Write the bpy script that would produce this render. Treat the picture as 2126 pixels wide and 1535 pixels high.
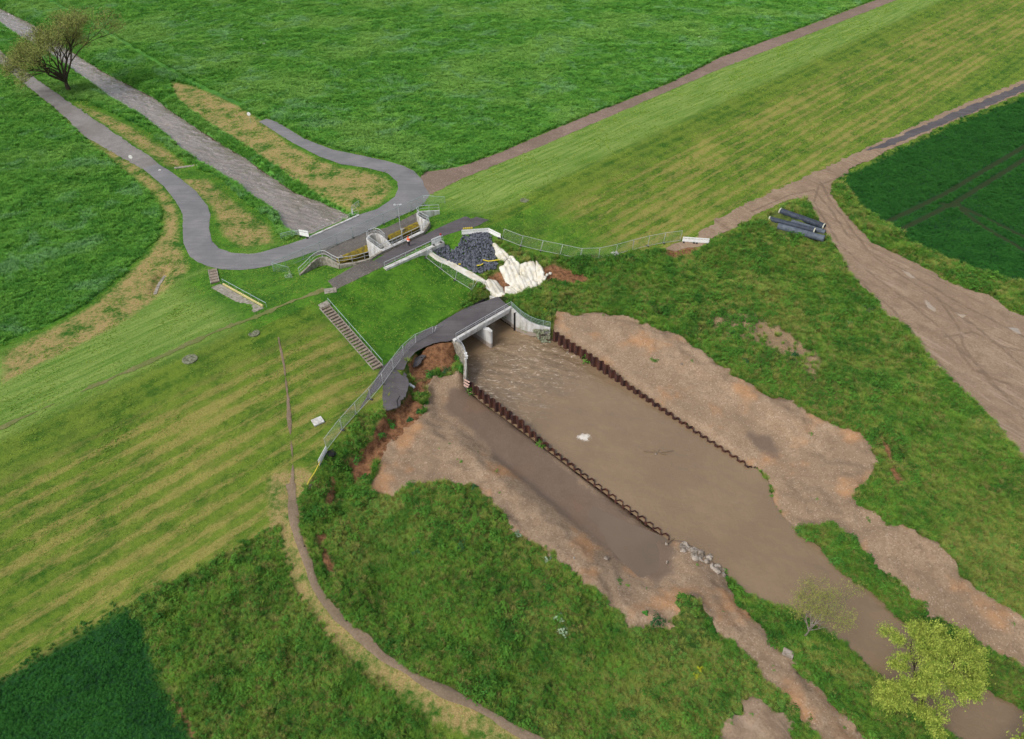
import bpy, bmesh, math, random
import numpy as np
from mathutils import Vector, Matrix
from mathutils.geometry import delaunay_2d_cdt

for o in list(bpy.data.objects): bpy.data.objects.remove(o)
SC = bpy.context.scene
COL = SC.collection
R = math.radians
random.seed(7)
RNG = np.random.default_rng(11)

# ------------------------------------------------------------------ camera, sky, sun, exposure
CAMH, PITCH, FPX, IMW, IMH = 60.0, R(40.5), 1454.0, 2126.0, 1535.0
cd = bpy.data.cameras.new('camera'); cam = bpy.data.objects.new('camera', cd); COL.objects.link(cam)
cam.location = (0, 0, CAMH); cam.rotation_euler = (R(90) - PITCH, 0, 0)
cd.sensor_fit = 'HORIZONTAL'; cd.sensor_width = 36.0; cd.lens = 36.0 * FPX / IMW
cd.clip_start = 0.5; cd.clip_end = 5000
SC.camera = cam

SUN_EL, SUN_AZ = 50.0, -128.0      # azimuth measured from +Y towards +X
world = bpy.data.worlds.new('World'); SC.world = world; world.use_nodes = True
wn = world.node_tree.nodes; wl = world.node_tree.links
sky = wn.new('ShaderNodeTexSky'); sky.sky_type = 'NISHITA'; sky.sun_disc = False
sky.sun_elevation = R(SUN_EL); sky.sun_rotation = R(SUN_AZ)
sky.air_density = 1.0; sky.dust_density = 3.5; sky.ozone_density = 0.6
hs = wn.new('ShaderNodeHueSaturation'); hs.inputs['Saturation'].default_value = 0.45
wl.new(sky.outputs[0], hs.inputs['Color'])
wl.new(hs.outputs[0], wn['Background'].inputs['Color']); wn['Background'].inputs['Strength'].default_value = 0.13
sd = bpy.data.lights.new('sun', 'SUN'); sd.energy = 1.3; sd.angle = R(14); sd.color = (1.0, 0.96, 0.9)
sun = bpy.data.objects.new('sun', sd); COL.objects.link(sun)
sdir = Vector((math.sin(R(SUN_AZ)) * math.cos(R(SUN_EL)), math.cos(R(SUN_AZ)) * math.cos(R(SUN_EL)), math.sin(R(SUN_EL))))
sun.rotation_euler = sdir.to_track_quat('Z', 'Y').to_euler()
SC.view_settings.view_transform = 'Standard'; SC.view_settings.look = 'None'
SC.view_settings.exposure = 0.32; SC.view_settings.gamma = 1.0
SC.render.engine = 'CYCLES'

# ------------------------------------------------------------------ helpers
def W(px, py, z=0.0):
    x = (px - IMW / 2) / FPX; y = -(py - IMH / 2) / FPX
    d = (x, math.cos(PITCH) + y * math.sin(PITCH), -math.sin(PITCH) + y * math.cos(PITCH))
    t = (z - CAMH) / d[2]
    return (d[0] * t, d[1] * t, z)

def tag(o, label=None, cat=None, group=None, kind=None):
    if label: o['label'] = label
    if cat: o['category'] = cat
    if group: o['group'] = group
    if kind: o['kind'] = kind
    return o

def empty(name, loc, rz=0.0, label=None, cat=None, group=None):
    o = bpy.data.objects.new(name, None); COL.objects.link(o)
    o.location = loc; o.rotation_euler = (0, 0, rz); o.empty_display_size = 0.3
    return tag(o, label, cat, group)

def copy_tree(o, parent=None):
    c = o.copy(); COL.objects.link(c); c.parent = parent
    for ch in list(o.children): copy_tree(ch, c)
    return c

class MB:
    """collects simple solids into one mesh"""
    def __init__(s): s.v = []; s.f = []
    def add(s, vs, fs):
        n = len(s.v); s.v += [tuple(v) for v in vs]; s.f += [tuple(i + n for i in f) for f in fs]; return s
    def box(s, c, size, rz=0.0, M=None):
        a, b, d = size[0] / 2, size[1] / 2, size[2] / 2
        m = Matrix.Translation(c) @ Matrix.Rotation(rz, 4, 'Z')
        if M is not None: m = m @ M
        vs = [m @ Vector((x, y, z)) for z in (-d, d) for x, y in ((-a, -b), (a, -b), (a, b), (-a, b))]
        return s.add(vs, [(0, 3, 2, 1), (4, 5, 6, 7), (0, 1, 5, 4), (1, 2, 6, 5), (2, 3, 7, 6), (3, 0, 4, 7)])
    def tube(s, p0, p1, r0, r1=None, n=6, cap=True):
        if r1 is None: r1 = r0
        p0 = Vector(p0); p1 = Vector(p1); d = p1 - p0
        if d.length < 1e-5: return s
        q = d.to_track_quat('Z', 'Y').to_matrix()
        vs = [p + q @ Vector((math.cos(2 * math.pi * k / n) * r, math.sin(2 * math.pi * k / n) * r, 0)) for p, r in ((p0, r0), (p1, r1)) for k in range(n)]
        fs = [(k, (k + 1) % n, n + (k + 1) % n, n + k) for k in range(n)]
        if cap: fs += [tuple(range(n - 1, -1, -1)), tuple(range(n, 2 * n))]
        return s.add(vs, fs)
    def path(s, pts, r, n=6):
        for a, b in zip(pts[:-1], pts[1:]): s.tube(a, b, r, r, n)
        return s
    def beam(s, p0, p1, w, h):
        """box beam whose TOP centre line runs p0..p1"""
        p0 = Vector(p0); p1 = Vector(p1); d = (p1 - p0); t = Vector((-d.y, d.x, 0)).normalized() * w / 2
        z = Vector((0, 0, h)); vs = [p0 - t - z, p1 - t - z, p1 + t - z, p0 + t - z, p0 - t, p1 - t, p1 + t, p0 + t]
        return s.add(vs, [(0, 3, 2, 1), (4, 5, 6, 7), (0, 1, 5, 4), (1, 2, 6, 5), (2, 3, 7, 6), (3, 0, 4, 7)])
    def wall(s, top, thick, zb):
        """continuous wall: top = [(x,y,z)..] centre line, down to zb (number or list)"""
        n = len(top); L = []
        for i, p in enumerate(top):
            a = Vector(top[max(i - 1, 0)]); b = Vector(top[min(i + 1, n - 1)]); d = b - a
            t = Vector((-d.y, d.x, 0)).normalized() * thick / 2; p = Vector(p)
            z = zb[i] if hasattr(zb, '__len__') else zb
            L += [(p.x - t.x, p.y - t.y, z), (p.x + t.x, p.y + t.y, z), (p.x + t.x, p.y + t.y, p.z), (p.x - t.x, p.y - t.y, p.z)]
        fs = []
        for i in range(n - 1):
            a = i * 4; b = a + 4
            fs += [(a + k, a + (k + 1) % 4, b + (k + 1) % 4, b + k) for k in range(4)]
        fs += [(0, 3, 2, 1), ((n - 1) * 4, (n - 1) * 4 + 1, (n - 1) * 4 + 2, (n - 1) * 4 + 3)]
        return s.add(L, fs)
    def build(s, name, mat, parent=None, smooth=False, loc=None):
        me = bpy.data.meshes.new(name); vs = s.v
        if loc is not None: vs = [(v[0] - loc[0], v[1] - loc[1], v[2] - loc[2]) for v in vs]
        me.from_pydata(vs, [], s.f); me.update()
        bm = bmesh.new(); bm.from_mesh(me); bmesh.ops.recalc_face_normals(bm, faces=bm.faces[:]); bm.to_mesh(me); bm.free()
        if mat: me.materials.append(mat)
        if smooth: me.polygons.foreach_set('use_smooth', [True] * len(me.polygons))
        o = bpy.data.objects.new(name, me); COL.objects.link(o)
        if parent: o.parent = parent
        if loc is not None: o.location = loc
        return o

def mesh_np(name, verts, faces, mat=None, smooth=False, attrs=None):
    """verts (n,3) array, faces (m,k) array"""
    me = bpy.data.meshes.new(name); verts = np.asarray(verts, np.float32); faces = np.asarray(faces, np.int32)
    me.vertices.add(len(verts)); me.vertices.foreach_set('co', verts.ravel())
    m, k = faces.shape
    me.loops.add(m * k); me.loops.foreach_set('vertex_index', faces.ravel())
    me.polygons.add(m); me.polygons.foreach_set('loop_start', np.arange(0, m * k, k, dtype=np.int32))
    me.update(calc_edges=True); me.validate()
    if smooth: me.polygons.foreach_set('use_smooth', np.ones(m, bool))
    if attrs:
        for a, val in attrs.items():
            at = me.attributes.new(a, 'FLOAT', 'POINT'); at.data.foreach_set('value', np.asarray(val, np.float32).ravel())
    if mat: me.materials.append(mat)
    return me

# ------------------------------------------------------------------ node helper
class NT:
    def __init__(s, name, rough=0.9):
        s.m = bpy.data.materials.new(name); s.m.use_nodes = True; s.t = s.m.node_tree
        s.b = s.t.nodes['Principled BSDF']; s.b.inputs['Roughness'].default_value = rough
        s.b.inputs['Specular IOR Level'].default_value = 0.2
        g = s.t.nodes.new('ShaderNodeNewGeometry'); s.pos = g.outputs['Position']; s.nrm = g.outputs['Normal']
    def node(s, ty, **kw):
        n = s.t.nodes.new(ty)
        for k, v in kw.items(): setattr(n, k, v)
        return n
    def link(s, a, b):
        if hasattr(a, 'is_linked') or hasattr(a, 'links'): s.t.links.new(a, b)
        elif isinstance(a, (tuple, list)):
            b.default_value = tuple(a) + ((1.0,) if len(a) == 3 and len(b.default_value) == 4 else ())
        else: b.default_value = a
    def attr(s, name, inst=False):
        n = s.node('ShaderNodeAttribute', attribute_name=name)
        if inst: n.attribute_type = 'INSTANCER'
        return n.outputs['Fac']
    def m2(s, op, a, b=0.0, c=None, clamp=False):
        n = s.node('ShaderNodeMath', operation=op); n.use_clamp = clamp
        s.link(a, n.inputs[0]); s.link(b, n.inputs[1])
        if c is not None: s.link(c, n.inputs[2])
        return n.outputs[0]
    def mapr(s, v, lo, hi, a=0.0, b=1.0, smooth=True):
        n = s.node('ShaderNodeMapRange'); n.interpolation_type = 'SMOOTHSTEP' if smooth else 'LINEAR'
        s.link(v, n.inputs[0]); n.inputs[1].default_value = lo; n.inputs[2].default_value = hi
        n.inputs[3].default_value = a; n.inputs[4].default_value = b
        return n.outputs[0]
    def noise(s, scale, detail=3.0, rough=0.55, vec=None, dist=0.0):
        n = s.node('ShaderNodeTexNoise'); n.inputs['Scale'].default_value = scale; n.inputs['Detail'].default_value = detail
        n.inputs['Roughness'].default_value = rough; n.inputs['Distortion'].default_value = dist
        s.link(vec if vec is not None else s.pos, n.inputs['Vector']); return n.outputs[0]
    def vor(s, scale, vec=None, feat='F1', out='Distance'):
        n = s.node('ShaderNodeTexVoronoi', feature=feat); n.inputs['Scale'].default_value = scale
        s.link(vec if vec is not None else s.pos, n.inputs['Vector']); return n.outputs[out]
    def mapping(s, rot=(0, 0, 0), scale=(1, 1, 1), loc=(0, 0, 0), vec=None):
        n = s.node('ShaderNodeMapping'); n.inputs['Rotation'].default_value = rot; n.inputs['Scale'].default_value = scale
        n.inputs['Location'].default_value = loc; s.link(vec if vec is not None else s.pos, n.inputs['Vector']); return n.outputs[0]
    def mix(s, f, a, b, mode='MIX'):
        n = s.node('ShaderNodeMix', data_type='RGBA', blend_type=mode); s.link(f, n.inputs[0]); s.link(a, n.inputs[6]); s.link(b, n.inputs[7])
        return n.outputs[2]
    def bump(s, h, strength=0.5, dist=0.1):
        n = s.node('ShaderNodeBump'); n.inputs['Strength'].default_value = strength; n.inputs['Distance'].default_value = dist
        s.link(h, n.inputs['Height']); s.t.links.new(n.outputs[0], s.b.inputs['Normal']); s.t.links.new(n.outputs[0], s.b.inputs['Coat Normal'])
    def col(s, c): s.link(c, s.b.inputs['Base Color']); return s
    def sep(s, vec):
        n = s.node('ShaderNodeSeparateXYZ'); s.link(vec, n.inputs[0]); return n.outputs

def hexc(r, g, b, k=1.0):
    """sRGB 0-255 to linear, times k"""
    f = lambda c: (c / 12.92 if c <= 0.04045 else ((c + 0.055) / 1.055) ** 2.4)
    return tuple(f(x / 255.0) * k for x in (r, g, b))
# ------------------------------------------------------------------ terrain height field
# dyke frame: u runs along the dyke, v across it (v>0 = downstream side, towards the basin)
S2 = math.sqrt(2.0)
def uv_of(x, y): return (x + y - 118.0) / S2, (x - y + 118.0) / S2
def xy_of(u, v): return ((u + v) / S2, (u - v) / S2 + 118.0)
def profile(v): return np.interp(v, [-22, -19, -3, 1, 4, 26, 31], [-3.8, -3.5, -0.05, 0.0, -0.35, -4.1, -4.4])

def lines(a, b, step, ext, mul=1.14):
    c = list(np.arange(a, b + 1e-6, step)); s = step
    return c
def axis(lo, hi, fine, mlo, mhi, mid, far):
    c = list(np.arange(lo, hi + 1e-6, fine)); s = fine; x = c[-1]
    while x < mhi: s = min(s * 1.06, mid); x += s; c.append(x)
    while x < far: s *= 1.35; x += s; c.append(x)
    x = c[0]; s = fine; l = []
    while x > mlo: s = min(s * 1.06, mid); x -= s; l.append(x)
    while x > -far: s *= 1.35; x -= s; l.append(x)
    return np.array(l[::-1] + c)
GX = axis(-62, 82, 0.32, -230, 230, 0.8, 1500)
GY = axis(22, 132, 0.32, 0, 335, 0.8, 1500)
NX, NY = len(GX), len(GY)
XX, YY = np.meshgrid(GX, GY, indexing='ij')
UU, VV = uv_of(XX, YY)
H = profile(VV).astype(float)
FIX = (VV > -21) & (VV < 27) & ((UU < -52) | (UU > 6))
FIX |= (np.abs(XX) > 225) | (YY > 325) | (YY < 5)
ZSUM = np.zeros((NX, NY)); ZCNT = np.zeros((NX, NY))

def densify(pts, step=0.2):
    out = []
    for a, b in zip(pts[:-1], pts[1:]):
        n = max(1, int(math.dist(a[:2], b[:2]) / step))
        for k in range(n): out.append(tuple(a[i] + (b[i] - a[i]) * k / n for i in range(len(a))))
    out.append(tuple(pts[-1])); return out
def nearest(ax, v):
    i = np.clip(np.searchsorted(ax, v), 1, len(ax) - 1); return np.where(v - ax[i - 1] < ax[i] - v, i - 1, i)
def con(pts):
    """height constraint along a world polyline of (x,y,z)"""
    P = np.array(densify([tuple(p) for p in pts])); i = nearest(GX, P[:, 0]); j = nearest(GY, P[:, 1])
    np.add.at(ZSUM, (i, j), P[:, 2]); np.add.at(ZCNT, (i, j), 1)
def cpx(pts): con([W(*p) for p in pts])
def zz(pts, z): return [(p[0], p[1], z) for p in pts]

def sdf(poly, X, Y, lim=6.0, closed=True):
    """signed distance (positive inside) of arrays X,Y to a world polygon, clamped to +-lim"""
    lim = float(lim); shp = X.shape; X = X.ravel(); Y = Y.ravel(); out = np.full(X.shape, -float(lim))
    P = np.array([(p[0], p[1]) for p in poly])
    m = (X > P[:, 0].min() - lim) & (X < P[:, 0].max() + lim) & (Y > P[:, 1].min() - lim) & (Y < P[:, 1].max() + lim)
    idx = np.nonzero(m)[0]; x = X[idx]; y = Y[idx]; d2 = np.full(x.shape, lim * lim); ins = np.zeros(x.shape, bool)
    n = len(P)
    for k in range(n if closed else n - 1):
        ax, ay = P[k]; bx, by = P[(k + 1) % n]; dx, dy = bx - ax, by - ay; L = dx * dx + dy * dy + 1e-12
        bb = (x > min(ax, bx) - lim) & (x < max(ax, bx) + lim) & (y > min(ay, by) - lim) & (y < max(ay, by) + lim)
        ib = np.nonzero(bb)[0]; xb = x[ib]; yb = y[ib]
        t = np.clip(((xb - ax) * dx + (yb - ay) * dy) / L, 0, 1)
        d2[ib] = np.minimum(d2[ib], (xb - ax - t * dx) ** 2 + (yb - ay - t * dy) ** 2)
        if closed and dy != 0:
            c = ((ay > y) != (by > y)) & (x < dx * (y - ay) / dy + ax); ins ^= c
    d = np.sqrt(d2); out[idx] = np.where(ins, d, -d) if closed else -d
    return out.reshape(shp)

# ---- outlines read as ground positions
ZR = -3.5
ROAD_OUT = [(295,350),(342,389),(366,420),(380,445),(379,480),(381,507),(394,533),(412,545),(431,553),(462,560),(500,561),(531,558),(566,551),(627,532),(692,510),(744,491),(802,462),(861,436),(880,422),(893,405)]
ROAD_END = [(881,388),(878,375),(860,356),(838,345),(813,337),(754,324),(690,311),(631,288),(600,269),(576,254),(553,247)]
ROAD_IN = [(538,253),(606,296),(665,326),(707,341),(762,349),(805,360),(824,377),(827,392),(820,408),(805,420),(782,435),(747,446),(694,469),(642,493),(598,508),(540,525),(516,528),(481,525),(455,516),(440,500),(434,474),(437,446),(431,427),(406,397),(375,372),(350,353),(328,341)]
TRK_OUT = [(-120,60),(-60,95),(0,133),(55,178),(123,233),(178,285),(246,323),(295,350)]
TRK_IN = [(328,341),(312,326),(274,301),(205,254),(148,216),(96,178),(41,139),(0,104),(-60,62),(-120,25)]
FARTRK_UP = [(881,388),(874,366),(881,358),(957,347),(1050,313),(1135,275),(1262,224),(1400,169),(1494,120),(1650,64),(1820,0),(1960,-60)]
FARTRK_LO = [(2020,-55),(1863,0),(1688,68),(1494,144),(1347,207),(1220,262),(1093,317),(966,368),(893,405)]
RIV_R = [(-160,-40),(-60,2),(0,18),(77,57),(140,103),(213,150),(274,181),(315,202),(356,233),(397,260),(465,304),(506,328),(560,367),(613,402),(665,421),(715,444),(735,452)]
RIV_L = [(640,492),(612,488),(597,484),(590,474),(575,442),(548,424),(522,411),(500,388),(470,370),(443,353),(413,337),(383,315),(342,279),(301,246),(224,201),(164,156),(100,112),(41,78),(0,49),(-60,22),(-160,-25)]
ZU, ZD = -5.3, -7.6
SH_R = [(1570,976),(1591,1000),(1601,1042),(1624,1077),(1643,1094),(1655,1112),(1700,1136),(1722,1165),(1740,1190),(1767,1205),(1800,1226),(1830,1252),(1870,1292),(1920,1330),(1985,1385),(2030,1415),(2070,1450),(2126,1478),(2220,1540),(2330,1640)]
SH_L = [(2190,1720),(2080,1610),(2000,1545),(1940,1500),(1900,1465),(1850,1425),(1805,1385),(1790,1365),(1750,1330),(1700,1300),(1660,1270),(1600,1252),(1560,1234),(1530,1212),(1515,1200),(1512,1188),(1470,1153),(1438,1132),(1417,1120),(1397,1118)]
PILE_L = [(972,793),(1110,903),(1220,990),(1310,1062),(1392,1117)]
PILE_R = [(1147,686),(1250,757),(1350,832),(1460,905),(1562,972)]
Wl = lambda L, z: [W(a, b, z) for a, b in L]

# dyke crest and slopes in the structure gap
for u0, u1 in ((-60, -8),): con([(*xy_of(u0, -1.5), 0.0), (*xy_of(u1, -1.5), 0.0)]); con([(*xy_of(u0, 2.0), 0.0), (*xy_of(-20, 2.0), 0.0)])
# upstream roads and tracks
con(Wl(ROAD_OUT, ZR)); con(Wl(ROAD_END, ZR)); con(Wl(ROAD_IN, ZR)); con(Wl(TRK_OUT, -3.6)); con(Wl(TRK_IN, -3.6))
con(Wl(FARTRK_UP, -3.5)); con(Wl(FARTRK_LO, -3.4))
cpx([(566,560,-3.4),(640,536,-3.3),(744,495,-3.3),(870,442,-3.3)])
cpx([(318,610,-3.9),(330,585,-4.2),(345,568,-4.2)]); cpx([(300,620,-3.5),(318,570,-3.5),(350,556,-3.5),(362,580,-3.4),(340,610,-3.4)])
cpx([(360,351,-4.6),(410,343,-5.4)])
for q in ([(-120,-80),(100,0),(340,150),(520,225)], [(700,260),(900,300),(1100,250),(1500,60)], [(0,350),(200,400),(300,500),(100,640)]):
    con(Wl(q, -3.8))
# river channel upstream
RU = Wl(RIV_R, ZU) + Wl(RIV_L, ZU)
sU = sdf(RU, XX, YY); con(Wl(RIV_R, ZU)); con(Wl(RIV_L, ZU))
m = (sU > 0.7); ZSUM[m] = ZU - 1.0; ZCNT[m] = 1
m = (sU < -1.3) & (sU > -1.9); ZSUM[m] = -4.0; ZCNT[m] = 1
for p in Wl(ROAD_IN[9:16], ZR): pass
# basin and river downstream
PL0, PL1 = (-6.146, 74.454), (18.298, 48.868)      # sheet pile lines, start and end
PR0, PR1 = (6.266, 86.515), (30.455, 59.692)
WALL_L = [(-8.1, 81.23, -4.0), (-7.3, 80.1, -4.1), (-6.87, 79.2, -4.3), (-6.6, 77.96, -4.7), (-6.6, 76.3, -5.2), (-6.6, 74.9, -5.7)]
WALL_R = [(-0.08, 89.63, -4.0), (0.75, 88.6, -4.25), (1.6, 87.9, -4.6), (2.6, 87.45, -5.05), (3.8, 87.15, -5.45), (5.9, 86.9, -5.85)]
BACK = (-0.669, 0.743)                              # towards the culvert
RD = [PR0, PR1] + Wl(SH_R, ZD) + Wl(SH_L, ZD) + [PL1, PL0] + WALL_L[::-1] + [(-8.1 + BACK[0] * 5.0, 81.23 + BACK[1] * 5.0), (-0.08 + BACK[0] * 5.0, 89.63 + BACK[1] * 5.0)] + WALL_R
sD = sdf(RD, XX, YY)
con(Wl(SH_R, ZD)); con(Wl(SH_L, ZD))
# lower road / bridge approach / fence path
cpx([(1034,616,-4),(965,641,-4),(929,661,-4),(880,688,-4),(850,708,-4),(822,738,-4),(792,765,-4),(775,797,-4),(749,849,-4),(705,915,-4),(665,965,-4),(636,1010,-4.1)])
cpx([(942,706,-4),(912,709,-4),(880,719,-4),(861,730,-4),(846,751,-4),(836,766,-4),(822,790,-4),(800,852,-4.1)])
cpx([(1040,612,-4),(1068,635,-4.05),(1100,640,-4.3),(1130,655,-4.7),(1150,668,-5.2)])
# collapse hole beside the outlet
cpx([(944,722,-6.6),(915,728,-6.6),(887,738,-6.5),(872,750,-6.3),(860,768,-6.0),(862,790,-6.1),(856,815,-6.0),(844,848,-5.9),(820,862,-5.8)])
cpx([(950,760,-6.8),(925,775,-6.6),(890,795,-6.4),(868,830,-6.2),(845,870,-6.0)])
cpx([(796,860,-4.3),(780,905,-4.3),(760,925,-4.4),(735,935,-4.4),(700,965,-4.5),(682,1000,-4.7),(675,1050,-4.8)])
cpx([(816,872,-6.1),(794,915,-5.9),(765,945,-5.7),(725,975,-5.9),(705,1020,-6.0),(700,1070,-5.9)])
# the narrow foot path on the ring bank
RING = [(604,1020),(612,1090),(640,1170),(655,1225),(700,1280),(760,1330),(830,1385),(900,1425),(985,1465),(1060,1510),(1130,1550),(1250,1610)]
con(Wl(RING, -4.4))
con(Wl([(590,1085),(640,1260),(760,1380),(940,1480),(1100,1600)], -4.6))
cpx([(740,1040,-5.9),(745,1120,-6.0),(790,1220,-6.0),(880,1310,-6.0),(1010,1370,-6.0),(1150,1410,-5.9),(1300,1430,-5.6)])
cpx([(860,1040,-5.0),(870,1150,-4.8),(960,1240,-4.7),(1080,1290,-4.8),(1200,1320,-5.0)])
cpx([(960,1060,-4.8),(1060,1150,-4.6),(1160,1240,-4.7),(1250,1290,-5.0)])
# left gravel bank
cpx([(968,812,-7.35),(1105,915,-7.4),(1180,975,-7.5),(1250,1033,-7.62),(1300,1075,-7.7),(1380,1125,-7.68)])
cpx([(900,800,-6.9),(905,850,-6.9),(1000,920,-7.1),(1100,1000,-7.3),(1180,1065,-7.5),(1240,1120,-7.6),(1300,1185,-7.6),(1345,1215,-7.55)])
cpx([(883,815,-6.2),(880,850,-6.3),(868,880,-6.1),(830,930,-6.1),(800,985,-6.2),(790,1020,-6.2)])
cpx([(880,895,-5.6),(950,922,-5.3),(1010,975,-5.2),(1080,1030,-5.3),(1140,1085,-5.5),(1210,1147,-5.8),(1270,1210,-6.1),(1320,1255,-6.5),(1360,1250,-6.6)])
cpx([(849,1012,-5.7),(895,1005,-5.6),(978,1010,-5.4),(1034,1059,-5.3),(1104,1129,-5.3),(1180,1181,-5.4),(1260,1244,-5.6),(1309,1298,-5.7),(1390,1300,-5.7)])
cpx([(1190,1015,-7.62),(1240,1060,-7.72),(1290,1110,-7.85),(1340,1150,-7.9),(1360,1180,-7.9),(1330,1190,-7.85),(1290,1150,-7.85)])
cpx([(1410,1150,-7.2),(1440,1190,-6.9),(1480,1215,-6.5),(1560,1310,-5.6),(1640,1410,-5.2),(1750,1535,-4.9),(1850,1650,-4.9)])
cpx([(1417,1235,-5.6),(1500,1330,-5.2),(1600,1440,-4.9),(1700,1560,-4.8)])
cpx([(1600,1300,-6.2),(1680,1370,-5.9),(1760,1440,-5.9),(1850,1520,-5.9)])
# right gravel bank
cpx([(1155,668,-5.9),(1260,740,-6.2),(1360,815,-6.6),(1470,888,-7.0),(1575,960,-7.3)])
cpx([(1175,668,-5.7),(1300,720,-5.9),(1420,800,-6.3),(1520,850,-6.5),(1610,900,-6.8),(1650,960,-7.0),(1650,1030,-7.1),(1700,1080,-7.0)])
cpx([(1157,649,-5.1),(1235,644,-4.9),(1350,676,-5.0),(1450,722,-5.0),(1523,776,-5.1),(1600,818,-5.2),(1662,844,-5.2),(1743,891,-5.3),(1800,925,-5.3),(1812,960,-5.5),(1790,1030,-5.7),(1850,1080,-5.6),(1956,1146,-5.3),(2041,1237,-5.2),(2126,1290,-5.1),(2300,1400,-5.0)])
cpx([(1300,675,-5.0),(1420,738,-5.1),(1540,812,-5.2),(1640,862,-5.2),(1720,920,-5.8),(1760,970,-6.0)])
cpx([(1740,1080,-6.6),(1850,1150,-6.2),(1960,1230,-5.9),(2080,1320,-5.7),(2250,1440,-5.5)])
cpx([(1700,1120,-7.0),(1770,1150,-6.6),(1850,1220,-6.3),(1950,1300,-6.1),(2080,1400,-6.0)])
# rough ground to the right, yard and tracks
YARD_L = [(1671,410),(1697,456),(1718,490),(1740,531),(1771,580),(1820,622),(1831,652),(1888,682),(1907,709),(1945,765),(2001,815),(2058,868),(2126,960),(2230,1070)]
YARD_R = [(2290,760),(2126,656),(2088,637),(2058,614),(1982,592),(1930,561),(1869,531),(1812,505),(1775,467),(1740,425),(1726,400),(1730,378)]
LTRK_UP = [(1376,517),(1400,505),(1450,483),(1517,439),(1591,404),(1665,371),(1727,342),(1844,287),(1960,233),(2126,167),(2300,90)]
LTRK_LO = [(1457,512),(1480,497),(1513,480),(1572,443),(1634,416),(1667,410)]
LTRK_R = [(1730,378),(1770,350),(1860,305),(1980,252),(2126,192),(2320,110)]
con(Wl(YARD_L, -4.3)); con(Wl(YARD_R, -4.3)); con(Wl(LTRK_UP, -4.2)); con(Wl(LTRK_LO, -4.25)); con(Wl(LTRK_R, -4.2))
cpx([(1390,530,-4.9),(1430,545,-5.2),(1500,560,-5.3),(1600,570,-5.3),(1700,600,-5.2),(1760,660,-5.2),(1800,760,-5.2),(1880,860,-5.2),(1980,960,-5.2),(2126,1080,-5.2)])
cpx([(1380,620,-4.7),(1470,650,-4.4),(1560,700,-4.3),(1650,760,-4.4),(1720,820,-4.6)])
cpx([(1240,600,-4.8),(1330,620,-4.9)])
# pits of the inlet
PIT_L = [(712,547),(770,538),(792,522),(768,508),(705,535)]
PIT_R = [(826,507),(872,484),(882,468),(868,460),(808,488)]
# wash-out beside the crest road (stones + geotextile)
cpx([(905,505,-0.5),(935,500,-0.4),(955,490,-0.2),(1020,490,-0.3),(1050,500,-0.6),(1100,520,-1.7),(1150,545,-2.9),(1200,570,-3.9),(1260,590,-4.5)])
cpx([(912,530,-1.5),(945,550,-2.2),(985,580,-3.0),(1010,600,-3.6),(1025,612,-4.0)])
cpx([(930,525,-1.5),(960,535,-1.7),(990,560,-2.5),(1010,575,-3.3)])
cpx([(885,532,-1.0),(930,562,-2.2),(975,590,-3.2),(1015,614,-3.9)])
cpx([(1020,510,-1.2),(1040,545,-2.2),(1040,590,-4.0),(1060,615,-4.4)])
cpx([(1045,560,-2.5),(1075,550,-2.2),(1115,548,-2.6),(1135,575,-3.4)])
cpx([(1085,608,-4.6),(1120,600,-4.6),(1145,580,-4.4)])
cpx([(1160,600,-4.7),(1180,630,-4.9)])

con([(-8.9, 81.9, -4.3), (-13.0, 86.4, -4.0)]); con([(0.9, 89.9, -4.2), (2.5, 88.6, -4.7), (4.0, 88.0, -5.3), (6.2, 87.6, -5.9)])
con([(-7.9, 78.4, -5.4), (-7.7, 76.4, -6.0), (-7.7, 74.8, -6.6)])
m = (sD > -0.05) & (sD < 0.35) & (UU > -30); ZSUM[m] = ZD - 0.3; ZCNT[m] = 1
m = (sD >= 0.35); ZSUM[m] = ZD - 0.9; ZCNT[m] = 1
KN = ZCNT > 0
H[KN] = ZSUM[KN] / ZCNT[KN]
KNOWN = KN | FIX
def relax(X, Y, Hh, known, it, om=1.85):
    dx = np.diff(X); dy = np.diff(Y)
    cx = np.zeros(len(X)); cx[1:-1] = (dx[:-1] + dx[1:]) / 2; cy = np.zeros(len(Y)); cy[1:-1] = (dy[:-1] + dy[1:]) / 2
    we = cy[None, 1:-1] / dx[1:, None]; ww = cy[None, 1:-1] / dx[:-1, None]
    wn_ = cx[1:-1, None] / dy[None, 1:]; ws = cx[1:-1, None] / dy[None, :-1]; tot = we + ww + wn_ + ws
    ii, jj = np.meshgrid(np.arange(1, len(X) - 1), np.arange(1, len(Y) - 1), indexing='ij')
    free = ~known[1:-1, 1:-1]; par = (ii + jj) % 2
    M = [(free & (par == c)) * om for c in (0, 1)]
    for _ in range(it):
        for c in (0, 1):
            q = (we * Hh[2:, 1:-1] + ww * Hh[:-2, 1:-1] + wn_ * Hh[1:-1, 2:] + ws * Hh[1:-1, :-2]) / tot
            Hh[1:-1, 1:-1] += M[c] * (q - Hh[1:-1, 1:-1])
    return Hh
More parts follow.
